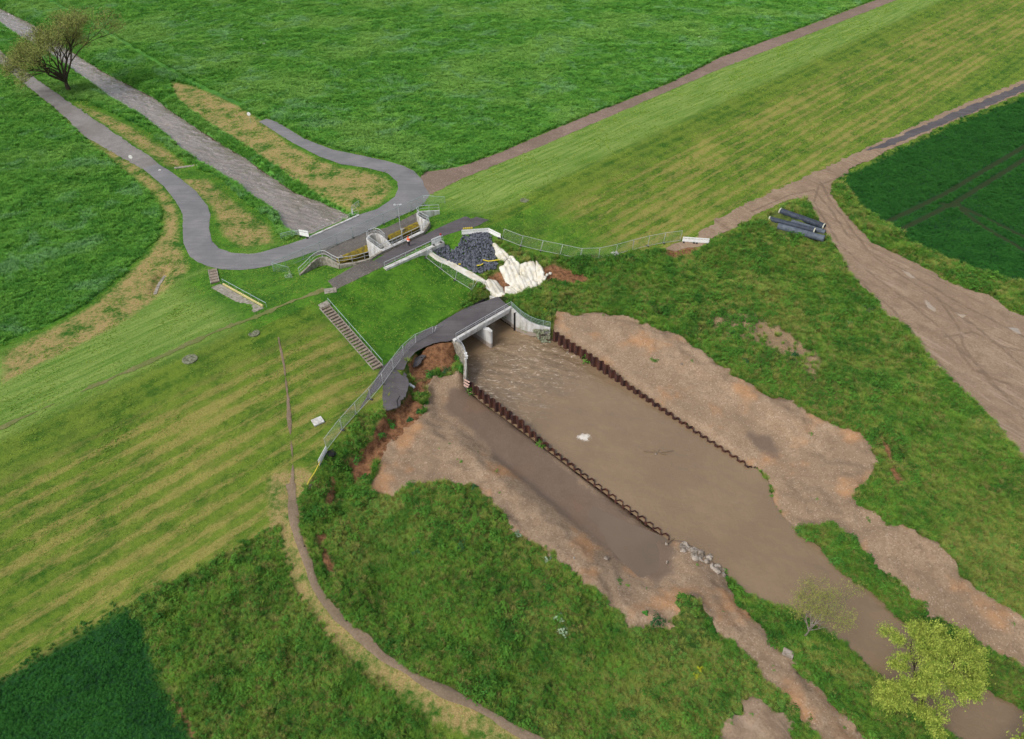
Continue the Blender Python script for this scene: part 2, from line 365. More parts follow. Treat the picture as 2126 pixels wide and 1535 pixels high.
# coarse start: block-average of known heights, then refine
def coarse(st):
    xi = np.arange(0, NX, st); yi = np.arange(0, NY, st)
    kx = np.minimum((np.arange(NX) + st // 2) // st, len(xi) - 1); ky = np.minimum((np.arange(NY) + st // 2) // st, len(yi) - 1)
    s = np.zeros((len(xi), len(yi))); c = s.copy()
    KI, KJ = np.meshgrid(kx, ky, indexing='ij')
    np.add.at(s, (KI[KNOWN], KJ[KNOWN]), H[KNOWN]); np.add.at(c, (KI[KNOWN], KJ[KNOWN]), 1)
    return xi, yi, s, c
def up(Hc, xi, yi):
    t = np.empty((NX, Hc.shape[1]))
    for j in range(Hc.shape[1]): t[:, j] = np.interp(GX, GX[xi], Hc[:, j])
    o = np.empty((NX, NY))
    for i in range(NX): o[i] = np.interp(GY, GY[yi], t[i])
    return o
cur = H.copy()
for st, it in ((16, 200), (8, 150), (4, 120), (2, 100)):
    xi, yi, s, c = coarse(st); hc = cur[np.ix_(xi, yi)].copy(); k = c > 0; hc[k] = s[k] / c[k]
    hc = relax(GX[xi], GY[yi], hc, k, it); cur = up(hc, xi, yi); cur[KNOWN] = H[KNOWN]
H = relax(GX, GY, cur, KNOWN, 90, 1.8)
# light smoothing (keeps water edges)
for _ in range(2):
    Hs = H.copy(); Hs[1:-1, 1:-1] = (H[1:-1, 1:-1] * 4 + H[2:, 1:-1] + H[:-2, 1:-1] + H[1:-1, 2:] + H[1:-1, :-2]) / 8
    H = Hs

def vnoise(x, y, sc, seed=0):
    """cheap value noise"""
    x = np.asarray(x, float) / sc; y = np.asarray(y, float) / sc
    xi = np.floor(x).astype(np.int64); yi = np.floor(y).astype(np.int64); fx = x - xi; fy = y - yi
    fx = fx * fx * (3 - 2 * fx); fy = fy * fy * (3 - 2 * fy)
    def h(a, b):
        n = (a * 374761393 + b * 668265263 + seed * 982451653) & 0xffffffff
        n = ((n ^ (n >> 13)) * 1274126177) & 0xffffffff
        return ((n ^ (n >> 16)) & 0xffff) / 65535.0
    return (h(xi, yi) * (1 - fx) + h(xi + 1, yi) * fx) * (1 - fy) + (h(xi, yi + 1) * (1 - fx) + h(xi + 1, yi + 1) * fx) * fy - 0.5
def fbm(x, y, sc, o=3, seed=0):
    return sum(vnoise(x, y, sc / 2 ** k, seed + k) / 1.8 ** k for k in range(o))

def hat(x, y):
    x = np.asarray(x, float); y = np.asarray(y, float)
    i = np.clip(np.searchsorted(GX, x) - 1, 0, NX - 2); j = np.clip(np.searchsorted(GY, y) - 1, 0, NY - 2)
    fx = np.clip((x - GX[i]) / (GX[i + 1] - GX[i]), 0, 1); fy = np.clip((y - GY[j]) / (GY[j + 1] - GY[j]), 0, 1)
    return (H[i, j] * (1 - fx) + H[i + 1, j] * fx) * (1 - fy) + (H[i, j + 1] * (1 - fx) + H[i + 1, j + 1] * fx) * fy
def G(px, py, dz=0.0):
    """the point of the terrain seen at a photo position"""
    z = -3.5
    for _ in range(25):
        p = W(px, py, z); z += 0.7 * (float(hat(p[0], p[1])) - z)
    p = W(px, py, z); return (p[0], p[1], z + dz)
def GL(L): return [G(a, b)[:2] for a, b in L]
# ------------------------------------------------------------------ regions on the ground
def jit(P, amp, step=1.0, seed=0):
    """roughen a world outline"""
    Q = densify([(p[0], p[1]) for p in P] + [(P[0][0], P[0][1])], step)[:-1]; A = np.array(Q)
    A[:, 0] += fbm(A[:, 0], A[:, 1], 2.5, 3, seed) * amp * 2; A[:, 1] += fbm(A[:, 0], A[:, 1], 2.5, 3, seed + 9) * amp * 2
    return [tuple(a) for a in A]
V2_LOW = [(715,436),(690,424),(640,395),(600,372),(560,340),(520,312),(470,280),(420,248),(385,222),(368,205),(355,180)]
V2_UP = [(352,167),(400,178),(450,198),(500,222),(545,250)]
MEADOW_L = [(0,716),(60,690),(103,674),(187,627),(256,567),(306,517),(331,480),(337,442),(319,411),(284,380),(240,345),(191,306),(123,240),(50,180),(0,137),(-120,66),(-400,60),(-600,800),(-250,800)]
MEADOW_B = [(-120,20),(-60,62),(0,103),(41,138),(96,177),(145,208),(185,212),(240,238),(290,262),(340,297),(380,332),(413,342),(440,345),(300,200),(0,20),(-160,-40)]
MEADOW_T = [(-160,-60),(-20,20),(60,75),(150,130),(250,190),(350,255),(450,330),(560,400),(640,450),(735,452)] + V2_LOW + V2_UP + [(553,244),(576,252),(631,284),(690,307),(754,320),(813,333),(860,352),(879,366),(881,356),(957,345),(1050,311),(1135,273),(1262,222),(1400,167),(1494,118),(1650,62),(1820,-2),(1960,-62),(2150,-130),(1900,-260),(-200,-200)]
V1 = [(345,395),(372,440),(372,505),(395,560),(350,600),(300,640),(240,680),(130,735),(0,800),(0,735),(110,680),(195,632),(262,572),(312,522),(338,482),(342,442),(325,408),(200,305),(130,240),(180,275),(290,345)]
V1B = [(148,210),(180,222),(225,240),(275,265),(330,300),(385,345),(345,345),(290,308),(215,258),(170,228)]
V1C = [(375,372),(430,372),(500,430),(560,470),(570,505),(500,515),(462,490),(440,430)]
V2 = V2_LOW + V2_UP + [(600,300),(665,333),(707,348),(762,356),(800,368),(815,390),(790,425),(745,440)]
CROP_R = [(1752,392),(1765,366),(1860,316),(1980,263),(2126,204),(2320,122),(2700,500),(2400,760),(2126,592),(2020,561),(1945,531),(1877,493),(1831,460),(1786,430)]
CROP_L = [(-60,1445),(0,1412),(130,1340),(270,1258),(300,1275),(310,1330),(332,1420),(380,1500),(440,1600),(300,1900),(-700,1900)]
WEED_L = [(270,1255),(420,1178),(560,1102),(585,1088),(580,1130),(603,1200),(640,1280),(700,1350),(780,1420),(870,1490),(960,1580),(440,1620),(345,1440),(300,1300)]
ROUGH = [(1030,497),(1060,512),(1120,535),(1200,532),(1280,531),(1376,520),(1400,528),(1457,520),(1480,500),(1667,412)] + YARD_L + [(2600,1600),(1900,1900),(1250,1620),(1130,1545),(1060,1505),(985,1460),(900,1420),(830,1380),(760,1325),(700,1275),(662,1225),(650,1170),(625,1090),(625,1040),(640,1010),(665,965),(705,918),(749,855),(798,856),(822,800),(846,755),(880,723),(942,710)]
MARGIN = YARD_R[1:-1] + [(1730,378),(1752,392),(1786,430),(1831,460),(1877,493),(1945,531),(2020,561),(2126,592),(2400,760),(2300,770)]
SOIL = [[(846,752),(880,722),(940,708),(960,740),(940,770),(900,765),(880,790),(862,800),(850,775)],
        [(800,854),(832,846),(850,815),(868,840),(850,890),(825,920),(800,925),(770,950),(735,945),(700,985),(690,1060),(672,1050),(690,990),(720,955),(750,940),(775,900),(795,880)],
        [(762,905),(800,862),(835,838),(862,822),(880,850),(868,895),(840,932),(800,948),(772,985),(735,1000),(722,962),(745,935)], [(850,795),(870,800),(885,790),(905,785),(880,820),(862,822)],
        [(1376,522),(1400,512),(1440,512),(1452,520),(1430,532),(1400,540),(1380,535)],
        [(1120,560),(1150,552),(1210,565),(1225,580),(1180,588),(1150,580),(1135,590),(1130,575)],
        [(1010,575),(1040,560),(1060,580),(1075,610),(1040,618),(1020,605)],
        [(1828,905),(1846,930),(1858,975),(1882,1015),(1872,1022),(1850,985),(1836,945)],
        [(655,1100),(680,1105),(682,1150),(700,1190),(690,1200),(668,1160)],
        [(345,1425),(356,1440),(385,1480),(410,1530),(398,1530),(370,1480)]]
EARTH = [(1480,660),(1560,650),(1640,690),(1700,740),(1690,780),(1640,740),(1560,700),(1500,690)]
GRAV_L = [(964,786),(927,779),(901,785),(884,800),(881,825),(880,849),(867,873),(843,891),(809,927),(775,985),(757,1010),(776,1028),(818,1030),(849,1010),(895,1003),(978,1007),(1013,1035),(1034,1059),(1065,1094),(1104,1129),(1149,1153),(1180,1181),(1222,1213),(1260,1244),(1299,1279),(1309,1296),(1358,1300),(1390,1300),(1404,1272),(1404,1244),(1417,1233),(1442,1247),(1477,1279),(1498,1314),(1532,1345),(1567,1376),(1592,1404),(1620,1436),(1640,1450),(1674,1490),(1708,1535),(1760,1620),(1900,1640),(1803,1535),(1760,1491),(1708,1432),(1647,1380),(1624,1348),(1598,1322),(1565,1283),(1532,1243),(1515,1212)]
GRAV_R = [(1157,649),(1208,648),(1235,644),(1303,657),(1350,678),(1394,688),(1428,710),(1455,722),(1486,749),(1523,776),(1570,800),(1604,820),(1648,827),(1662,844),(1699,867),(1743,891),(1784,903),(1804,922),(1814,952),(1811,976),(1797,1000),(1777,1033),(1794,1057),(1840,1084),(1875,1097),(1940,1123),(1956,1146),(1989,1169),(1995,1198),(2041,1237),(2093,1260),(2126,1286),(2260,1380),(2320,1480),(2200,1420),(2126,1395),(2062,1346),(2010,1322),(1960,1288),(1912,1252),(1872,1218),(1834,1190),(1804,1154),(1762,1122),(1728,1090),(1690,1098),(1655,1092)]
BARE = [(1532,1453),(1553,1439),(1585,1450),(1630,1488),(1650,1545),(1620,1620),(1500,1620),(1484,1535),(1512,1505)]
def inside_shift(poly, p0, p1):
    return poly
wGRL = [PL0] + GL(GRAV_L) + [(W(*p, ZD)[0], W(*p, ZD)[1]) for p in [(1512,1188),(1470,1153),(1438,1132),(1417,1120),(1397,1118)]] + [PL1]
wGRR = [PR1, PR0] + GL(GRAV_R) + [(W(*p, ZD)[0], W(*p, ZD)[1]) for p in [(1643,1094),(1624,1077),(1601,1042),(1591,1000),(1570,976)]]
wTALL = [GL(MEADOW_L), GL(MEADOW_B), GL(MEADOW_T)]
wBANK = GL([(380,300),(405,335),(425,346),(455,352),(515,392),(540,412),(590,445),(604,474),(612,490),(590,500),(575,478),(560,450),(520,428),(490,398),(452,366),(420,352)])
wTALL.append(wBANK)
wSTRAW = [GL(p) for p in (V1, V1B, V1C, V2)]
wCROP = [GL(CROP_R), GL(CROP_L)]
wROUGH = [GL(ROUGH), GL(WEED_L), GL(MARGIN)]
wSOIL = [GL(p) for p in SOIL]
wROAD = GL(ROAD_OUT + ROAD_END + ROAD_IN); wTRK = GL(TRK_OUT + TRK_IN); wFAR = GL(FARTRK_UP + FARTRK_LO)
wYARD = GL(LTRK_UP[2:] + LTRK_R[::-1] + YARD_R[::-1][1:] + YARD_L[::-1] + LTRK_LO[::-1])
wTIP = GL([(1376,519),(1400,507),(1430,497),(1470,497),(1457,512),(1430,514),(1400,522)])
wCRESTRD = GL([(776,541),(830,512),(883,487),(910,474),(929,465),(965,450),(979,455),(990,451),(1015,457),(997,467),(979,475),(959,478),(918,491),(905,500),(798,553)])
wGPATH = GL([(680,584),(697,602),(791,556),(798,553),(776,541),(750,543),(727,558)])
wBED = GL([(640,535),(675,515),(765,478),(800,474),(867,441),(874,440),(893,462),(880,488),(800,528),(706,551),(692,540),(676,530),(660,530)])
wBARE = GL(BARE); wRD = RD; wRU = RU
P_LOWROAD_N = [(1034,616),(965,641),(929,661),(905,677),(880,688),(850,708),(822,738),(792,765),(775,797),(762,822),(749,849)]
P_LOWROAD_S = [(757,838),(776,815),(794,800),(800,790),(818,768),(838,768),(846,751),(861,732),(880,721),(900,713),(915,710),(930,710),(946,704),(948,697),(1058,638)]
wLOW = [W(a, b, -4)[:2] for a, b in P_LOWROAD_N + P_LOWROAD_S]
def strip(L, w):
    P = [Vector((p[0], p[1])) for p in densify(GL(L), 0.7)]; a = []; b = []
    for i, p in enumerate(P):
        d = P[min(i + 2, len(P) - 1)] - P[max(i - 2, 0)]; n = Vector((-d.y, d.x)).normalized()
        k = 1 + 1.0 * vnoise(p.x, p.y, 2.0, 5); a.append(tuple(p + n * w / 2 * k)); b.append(tuple(p - n * w / 2 * k))
    return a + b[::-1]
wRING = strip([(604,1005),(608,1050),(612,1090),(625,1135),(640,1170),(652,1210),(668,1240),(700,1280),(735,1312),(760,1330),(795,1365),(830,1385),(865,1408),(900,1425),(945,1447),(985,1465),(1020,1485),(1060,1510),(1130,1550),(1250,1610)], 0.85)
wDOWN = strip([(578,700),(590,760),(598,830),(603,900),(608,960),(607,1010)], 0.32)
wCREST = strip([(-150,955),(0,888),(60,862),(200,800),(340,738),(440,692),(540,655),(600,628),(640,615),(672,602)], 0.6)
wLANE = strip([(85,-8),(140,22),(200,55),(300,115),(400,172),(450,196),(500,220)], 1.8)
wARC1 = strip([(840,140),(900,162),(980,165),(1080,156),(1180,149),(1280,151),(1340,162),(1372,176)], 0.45)
wARC2 = strip([(850,128),(905,150),(985,154),(1080,146),(1180,139),(1285,141),(1350,153),(1385,170)], 0.45)
OVER = [wROAD, wTRK, wFAR, wYARD, wTIP, wCRESTRD, wGPATH, wBED, wGRL, wGRR, wBARE]

def smax(polys, lim=6.0):
    o = np.full(XX.shape, -float(lim))
    for p in polys: o = np.maximum(o, sdf(p, XX, YY, lim))
    return o
A_tall, A_straw, A_crop, A_rough, A_soil = smax(wTALL), smax(wSTRAW), smax(wCROP), smax(wROUGH), smax(wSOIL, 3.0)
A_grav = smax([wGRL, wGRR, wYARD, wBARE], 4.0)
A_sand = smax([GL(EARTH)], 4.0)
A_riv = np.maximum(sU, sD)
A_ring = -np.minimum(6, np.abs(sdf(wRING, XX, YY)))
OLIVE = [GL(q) for q in ([(860,1060),(960,1060),(1100,1170),(1250,1290),(1180,1360),(1000,1330),(900,1250),(850,1150)], [(1330,620),(1560,630),(1740,760),(1800,880),(1700,850),(1560,770),(1400,690)])]
A_olive = smax(OLIVE, 5)
# surface relief
rel = fbm(XX, YY, 1.3, 3, 1)
H0 = H.copy()
wr = np.clip(A_rough / 1.5, 0, 1); wg = np.clip(A_grav / 1.0, 0, 1) * (1 - 0.6 * np.clip(smax([wYARD]) / 1.0, 0, 1)); wt = np.clip(A_tall / 1.0, 0, 1)
wetL = GL([(1000,880),(1060,905),(1120,950),(1220,1020),(1300,1080),(1395,1120),(1400,1190),(1360,1215),(1300,1180),(1240,1130),(1150,1060),(1080,1000),(1020,950)])
wetR = GL([(1500,890),(1540,870),(1620,880),(1660,930),(1640,980),(1590,975),(1540,945)])
flatL = GL([(970,800),(1050,850),(1220,1000),(1395,1120),(1400,1190),(1360,1215),(1300,1190),(1240,1140),(1150,1070),(1060,990),(960,900),(900,850),(920,800)])
flatR = GL([(1160,690),(1250,690),(1360,760),(1480,840),(1620,890),(1650,960),(1590,990),(1470,900),(1300,780)])
WETG = np.clip(0.5 + np.maximum(sdf(flatL, XX, YY, 4), sdf(flatR, XX, YY, 4)) / 1.5, 0, 1)
near_water = np.clip((-A_riv) / 1.5, 0, 1)
H += near_water * (wr * (1 - wg) * (fbm(XX, YY, 6, 3, 3) * 0.9 + rel * 0.5) + wg * (1 - 0.85 * WETG) * (fbm(XX, YY, 3.0, 3, 7) * 0.4 + (0.25 - np.abs(fbm(XX, YY, 1.7, 3, 47))) * 0.5) + wt * (fbm(XX, YY, 5, 3, 4) * 0.3) + 0.03 * rel)
hold = smax([wROAD, wCRESTRD, wGPATH, wLOW, wTRK, wTIP, wBED], 3.0)
kh = np.clip(1 + hold / 1.0, 0, 1); H = H * (1 - kh) + H0 * kh
m = sD >= 0.0; H[m] = H0[m]
Hsurf = H.copy()
sink = np.zeros_like(H)
for P in OVER:
    s_ = sdf(P, XX, YY, 3.0); sink = np.maximum(sink, np.clip((s_ - 0.15) / 0.5, 0, 1) * 0.22)
s_ = sdf(wLOW, XX, YY, 3.0); sink = np.where((s_ > 0.1) & (sD < 0.1), 0.15, sink)
Hg = H - sink
PIT1 = [W(699,537,-1.75)[:2], W(764,508.5,-1.75)[:2], W(770,505,.2)[:2], W(793,521,.2)[:2], W(768,537,.3)[:2], W(740,544.5,.25)[:2], W(705,549.5,.2)[:2]]
PIT2 = [W(806,489.5,-1.75)[:2], W(868,460.5,-1.75)[:2], W(868,449,-.1)[:2], W(880,456,.1)[:2], W(891,462,.3)[:2], W(878,481.5,.3)[:2], W(824,507,.3)[:2], W(812,510,.2)[:2], W(800,497,.2)[:2]]
PIT3 = [W(*q)[:2] for q in [(793,521,0.2),(770,505,0.2),(763,499,0.2),(762,494.5,0.2),(765,490,0.2),(771,486.5,0.2),(779,485,0.2),(787,486.5,0.2),(792,490,0.2),(800,497,0.2),(812,510,0.2)]]
for q, zq in ((PIT1, -5.9), (PIT2, -5.9), (PIT3, -3.0)):
    Hg = np.where(sdf(q, XX, YY, 2) > 0.08, zq, Hg)

# ------------------------------------------------------------------ ground materials
def ground_colors(n):
    """shared colour fields, all functions of world position"""
    c = {}
    big = n.noise(0.035, 3, 0.6); mid = n.noise(0.28, 4, 0.6); fine = n.noise(1.6, 5, 0.7); vf = n.noise(7.0, 4, 0.75)
    n.big, n.mid, n.fine, n.vf = big, mid, fine, vf
    t = n.m2('ADD', n.m2('MULTIPLY', mid, 0.5), n.m2('MULTIPLY', fine, 0.5)); n.tx = t
    c['meadow'] = n.mix(n.mapr(t, 0.36, 0.64), hexc(50, 104, 38), hexc(90, 148, 56))
    c['meadow'] = n.mix(n.mapr(big, 0.45, 0.7, 0, 0.5), c['meadow'], hexc(84, 128, 66))
    c['weed'] = n.mix(n.mapr(t, 0.38, 0.62), hexc(44, 74, 24), hexc(104, 112, 52))
    c['weed'] = n.mix(n.mapr(big, 0.5, 0.72, 0, 0.7), c['weed'], hexc(112, 118, 60))
    return c

n = NT('ground_cover', 0.95)
c = ground_colors(n)
x_, y_, z_ = n.sep(n.pos)[0:3]
v_ = n.m2('MULTIPLY', n.m2('ADD', n.m2('SUBTRACT', x_, y_), 118.0), 1 / S2)
st_vec = n.mapping(vec=n.pos, rot=(0, 0, R(-45)), scale=(1, 1, 1))
st2 = n.mapping(vec=st_vec, scale=(0.10, 1.0, 1.0))
wob = n.noise(0.9, 4, 0.65, vec=st2); wob2 = n.noise(0.45, 3, 0.6, vec=n.mapping(vec=st_vec, scale=(0.35, 1.4, 1)))
bandn = n.noise(0.28, 2, 0.5, vec=n.mapping(vec=st_vec, scale=(0.05, 1.0, 1)))
stripe = n.m2('SINE', n.m2('ADD', n.m2('MULTIPLY', v_, 2.9), n.m2('MULTIPLY', wob2, 3.2)))
patch = n.noise(0.16, 4, 0.65, vec=n.mapping(vec=st_vec, scale=(0.45, 1.0, 1)))
fineu = n.noise(2.2, 5, 0.75, vec=n.mapping(vec=st_vec, scale=(0.3, 1.0, 1)))
# short green turf
turf = n.mix(n.mapr(n.tx, 0.35, 0.65), hexc(46, 92, 22), hexc(88, 134, 36))
# upstream slope: its stronger light is put into the grass colour
br = n.mix(n.mapr(wob, 0.3, 0.72), hexc(84, 122, 44), hexc(140, 158, 84))
br = n.mix(n.mapr(fineu, 0.3, 0.75, 0, 0.5), br, hexc(104, 140, 46))
# mown face with straw rows
straw = n.mix(n.mapr(n.vf, 0.3, 0.7), hexc(146, 128, 66), hexc(186, 168, 104))
sfac = n.m2('MULTIPLY', n.mapr(n.m2('ADD', n.m2('ADD', n.m2('MULTIPLY', stripe, 0.27), n.m2('MULTIPLY', bandn, 0.9)), n.m2('ADD', n.m2('MULTIPLY', fineu, 1.6), n.m2('ADD', n.m2('MULTIPLY', wob, 0.8), n.m2('MULTIPLY', patch, 1.3)))), 2.1, 2.72), n.m2('MULTIPLY', n.mapr(v_, 4.5, 9.0), n.mapr(v_, 34.0, 30.0)))
facec = n.mix(n.mapr(n.m2('ADD', n.tx, n.m2('MULTIPLY', stripe, -0.05)), 0.36, 0.62), hexc(52, 92, 22), hexc(104, 128, 42))
facec = n.mix(n.mapr(patch, 0.4, 0.7, 0, 0.5), facec, hexc(120, 134, 54))
facec = n.mix(n.m2('MULTIPLY', sfac, 0.56), facec, straw)
gap = n.attr('gap')
base = n.mix(n.mapr(v_, -2.0, 1.5), br, facec)
base = n.mix(gap, base, turf)
# verges
vg = n.mix(n.mapr(n.m2('ADD', n.mid, n.m2('MULTIPLY', n.fine, 0.6)), 0.7, 0.95), turf, straw)
up_side = n.mapr(v_, -22.0, -26.0)
base = n.mix(up_side, base, turf)
def reg(name, lo=-0.35, hi=0.35, amp=1.2):
    return n.mapr(n.m2('ADD', n.attr(name), n.m2('MULTIPLY', n.m2('SUBTRACT', n.fine, 0.5), amp)), lo, hi)
pst = n.mix(n.mapr(n.m2('ADD', n.m2('MULTIPLY', n.mid, 0.9), n.m2('MULTIPLY', n.fine, 0.7)), 0.6, 0.92), turf, n.mix(n.mapr(n.vf, 0.3, 0.7), hexc(140, 118, 72), hexc(176, 158, 108)))
base = n.mix(reg('straw', -0.5, 1.2, 2.0), base, pst)
base = n.mix(reg('ringv', -0.4, 0.6, 2.0), base, pst)
base = n.mix(reg('tall'), base, c['meadow'])
base = n.mix(reg('rough'), base, c['weed'])
crop = n.mix(n.mapr(n.tx, 0.36, 0.64), hexc(18, 54, 24), hexc(36, 84, 36))
base = n.mix(reg('crop', -0.8, 0.8, 2.5), base, crop)
base = n.mix(n.mapr(n.attr('tram'), -0.7, -0.3), base, hexc(46, 60, 30))  # tramlines: slight brown of soil, plus crop shade put into the dark green
soilc = n.mix(n.mapr(n.fine, 0.3, 0.7), hexc(86, 56, 36), hexc(150, 108, 76))
soilc = n.mix(n.mapr(n.vf, 0.5, 0.75, 0, 0.6), soilc, hexc(176, 142, 112))
base = n.mix(reg('soil', -0.2, 0.3, 1.0), base, soilc)
base = n.mix(reg('sand', -1.0, 0.8, 3.0), base, n.mix(n.mapr(n.vf, 0.3, 0.7), hexc(120, 100, 70), hexc(172, 148, 118)))
# bare wet margin right at the water
base = n.mix(n.mapr(n.attr('riv'), -0.25, 0.0), base, hexc(70, 56, 42))
n.col(base)
n.bump(n.m2('ADD', n.m2('MULTIPLY', n.fine, 0.8), n.m2('MULTIPLY', n.vf, 0.5)), 0.9, 0.22)
M_ground = n.m

def gravel_mat(name, a, b, dark, wet=True, ochre=None, tracks=False, stones=0.45):
    n = NT(name, 0.92)
    big = n.noise(0.09, 3, 0.6); mid = n.noise(0.5, 4, 0.65); fine = n.noise(3.0, 5, 0.75); vf = n.vor(8.0, out='Color')
    pv = n.node('ShaderNodeRGBToBW'); n.link(vf, pv.inputs[0]); pv = pv.outputs[0]
    cc = n.mix(n.mapr(n.m2('ADD', n.m2('MULTIPLY', fine, 0.6), n.m2('MULTIPLY', mid, 0.4)), 0.36, 0.64), a, b)
    cc = n.mix(n.mapr(big, 0.42, 0.62, 0, 0.55), cc, dark)
    if ochre: cc = n.mix(n.mapr(n.noise(0.16, 3, 0.6, vec=n.mapping(loc=(31, 7, 0))), 0.52, 0.68, 0, 0.65), cc, ochre)
    cc = n.mix(n.mapr(pv, 0.72, 0.95, 0, stones), cc, hexc(190, 172, 154))
    cc = n.mix(n.mapr(pv, 0.3, 0.1, 0, stones * 0.7), cc, hexc(84, 68, 56))
    rill = n.noise(0.8, 5, 0.75, vec=n.mapping(rot=(0, 0, R(48)), scale=(0.35, 1.0, 1)), dist=0.5); cc = n.mix(n.mapr(rill, 0.58, 0.7, 0, 0.25), cc, tuple(x * 0.62 for x in a))
    if tracks:
        rw = n.m2('ADD', n.attr('rut'), n.m2('MULTIPLY', n.m2('SUBTRACT', mid, 0.5), 1.1)); cc = n.mix(n.mapr(rw, -0.35, -0.05, 0, 0.42), cc, hexc(84, 66, 54))
        tv = n.mapping(vec=n.pos, rot=(0, 0, R(58)))
        tr = n.noise(0.55, 3, 0.7, vec=n.mapping(vec=tv, scale=(0.12, 1.0, 1)), dist=0.6)
        cc = n.mix(n.mapr(tr, 0.54, 0.68, 0, 0.35), cc, hexc(104, 84, 68)); cc = n.mix(n.mapr(tr, 0.44, 0.34, 0, 0.3), cc, hexc(178, 158, 140))
    if wet:
        wv = n.attr('wet'); wf = n.mapr(n.m2('ADD', wv, n.m2('MULTIPLY', n.m2('SUBTRACT', mid, 0.5), 0.9)), 0.35, 0.75)
        cc = n.mix(n.m2('MULTIPLY', wf, 0.8), cc, hexc(104, 88, 76))
        rn = n.mapr(wf, 0, 1, 0.92, 0.45); n.link(rn, n.b.inputs['Roughness'])
    n.col(cc); n.bump(n.m2('ADD', fine, n.m2('MULTIPLY', pv, 0.4)), 0.5, 0.08)
    return n.m
M_gravel = gravel_mat('gravel', hexc(134, 112, 90), hexc(160, 138, 114), hexc(128, 108, 88), ochre=hexc(172, 128, 88))
M_dirt = gravel_mat('dirt_yard', hexc(132, 112, 92), hexc(158, 137, 115), hexc(134, 114, 95), wet=False, tracks=True, stones=0.25)
M_pathg = gravel_mat('path_grassy', hexc(104, 110, 62), hexc(128, 124, 84), hexc(96, 112, 52), wet=False, stones=0.1)
M_path = gravel_mat('path_dirt', hexc(118, 102, 84), hexc(142, 124, 104), hexc(110, 98, 78), wet=False, stones=0.15)
M_gravelroad = gravel_mat('gravel_road', hexc(122, 118, 116), hexc(144, 140, 136), hexc(112, 106, 100), wet=False, stones=0.15)
M_track2 = gravel_mat('farm_track', hexc(122, 102, 92), hexc(144, 124, 112), hexc(112, 98, 84), wet=False)
M_coarse = gravel_mat('dark_gravel', hexc(88, 84, 80), hexc(112, 108, 102), hexc(84, 80, 76), wet=False)

def asphalt_mat(name, a, b):
    n = NT(name, 0.85); f = n.noise(5.0, 5, 0.8); g = n.noise(0.25, 4, 0.6); h = n.noise(1.1, 3, 0.6, vec=n.mapping(rot=(0, 0, R(-42)), scale=(0.12, 1.2, 1)))
    cc = n.mix(n.mapr(g, 0.3, 0.7), a, b); cc = n.mix(n.mapr(f, 0.35, 0.7, 0, 0.35), cc, tuple(x * 0.7 for x in a)); cc = n.mix(n.mapr(h, 0.45, 0.62, 0, 0.35), cc, tuple(x * 0.75 for x in a))
    vo = n.vor(0.35, feat='DISTANCE_TO_EDGE'); cc = n.mix(n.mapr(vo, 0.012, 0.004, 0, 0.25), cc, tuple(x * 0.5 for x in a))
    n.col(cc); n.bump(f, 0.3, 0.03); return n.m
M_asph = asphalt_mat('asphalt_pale', hexc(118, 118, 120), hexc(136, 134, 134))
M_asph2 = asphalt_mat('asphalt_dark', hexc(86, 82, 84), hexc(104, 100, 101))

# ground mesh
idx = np.arange(NX * NY).reshape(NX, NY)
F4 = np.stack([idx[:-1, :-1], idx[1:, :-1], idx[1:, 1:], idx[:-1, 1:]], -1).reshape(-1, 4)
gapf = np.clip((UU + 52) / 5, 0, 1) * np.clip((-7 - UU) / 6, 0, 1) * np.clip((VV + 0.5) / 2, 0, 1) * np.clip((22 - VV) / 4, 0, 1)
gapf = np.maximum(gapf * 0 + np.clip((UU + 46) / 3, 0, 1) * np.clip((-10 - UU) / 6, 0, 1) * (VV > -4) * np.clip((20 - VV) / 3, 0, 1), 0)
gapf = np.maximum(gapf, np.clip((UU + 56) / 4, 0, 1) * np.clip((-4 - UU) / 6, 0, 1) * (VV < 2) * np.clip((VV + 24) / 2, 0, 1))
gapf = np.maximum(gapf, np.clip((UU + 20) / 6, 0, 1) * np.clip((9 - UU) / 8, 0, 1) * (VV > 3) * (VV < 30) * 0.8)
TRAM = []
for L_ in ([(1800,478),(1840,462),(1960,404),(2126,305),(2300,200)], [(1840,490),(1985,420),(2126,332),(2300,225)], [(1985,420),(2000,440),(2040,470),(2126,520),(2250,600)], [(1955,424),(2000,432),(2060,460),(2126,492),(2250,570)]): TRAM.append(GL(L_))
A_tram = np.full(XX.shape, -3.0)
for q in TRAM: A_tram = np.maximum(A_tram, sdf(q, XX, YY, 3, closed=False))
V_ = np.stack([XX, YY, Hg], -1).reshape(-1, 3)
gm = mesh_np('ground', V_, F4, M_ground, True, dict(tall=A_tall, straw=A_straw, crop=A_crop, rough=A_rough, soil=A_soil, sand=A_sand, gap=gapf, riv=A_riv, tram=A_tram, ringv=A_ring + 1.6 + 0.5))
go = bpy.data.objects.new('ground', gm); COL.objects.link(go); tag(go, kind='structure')

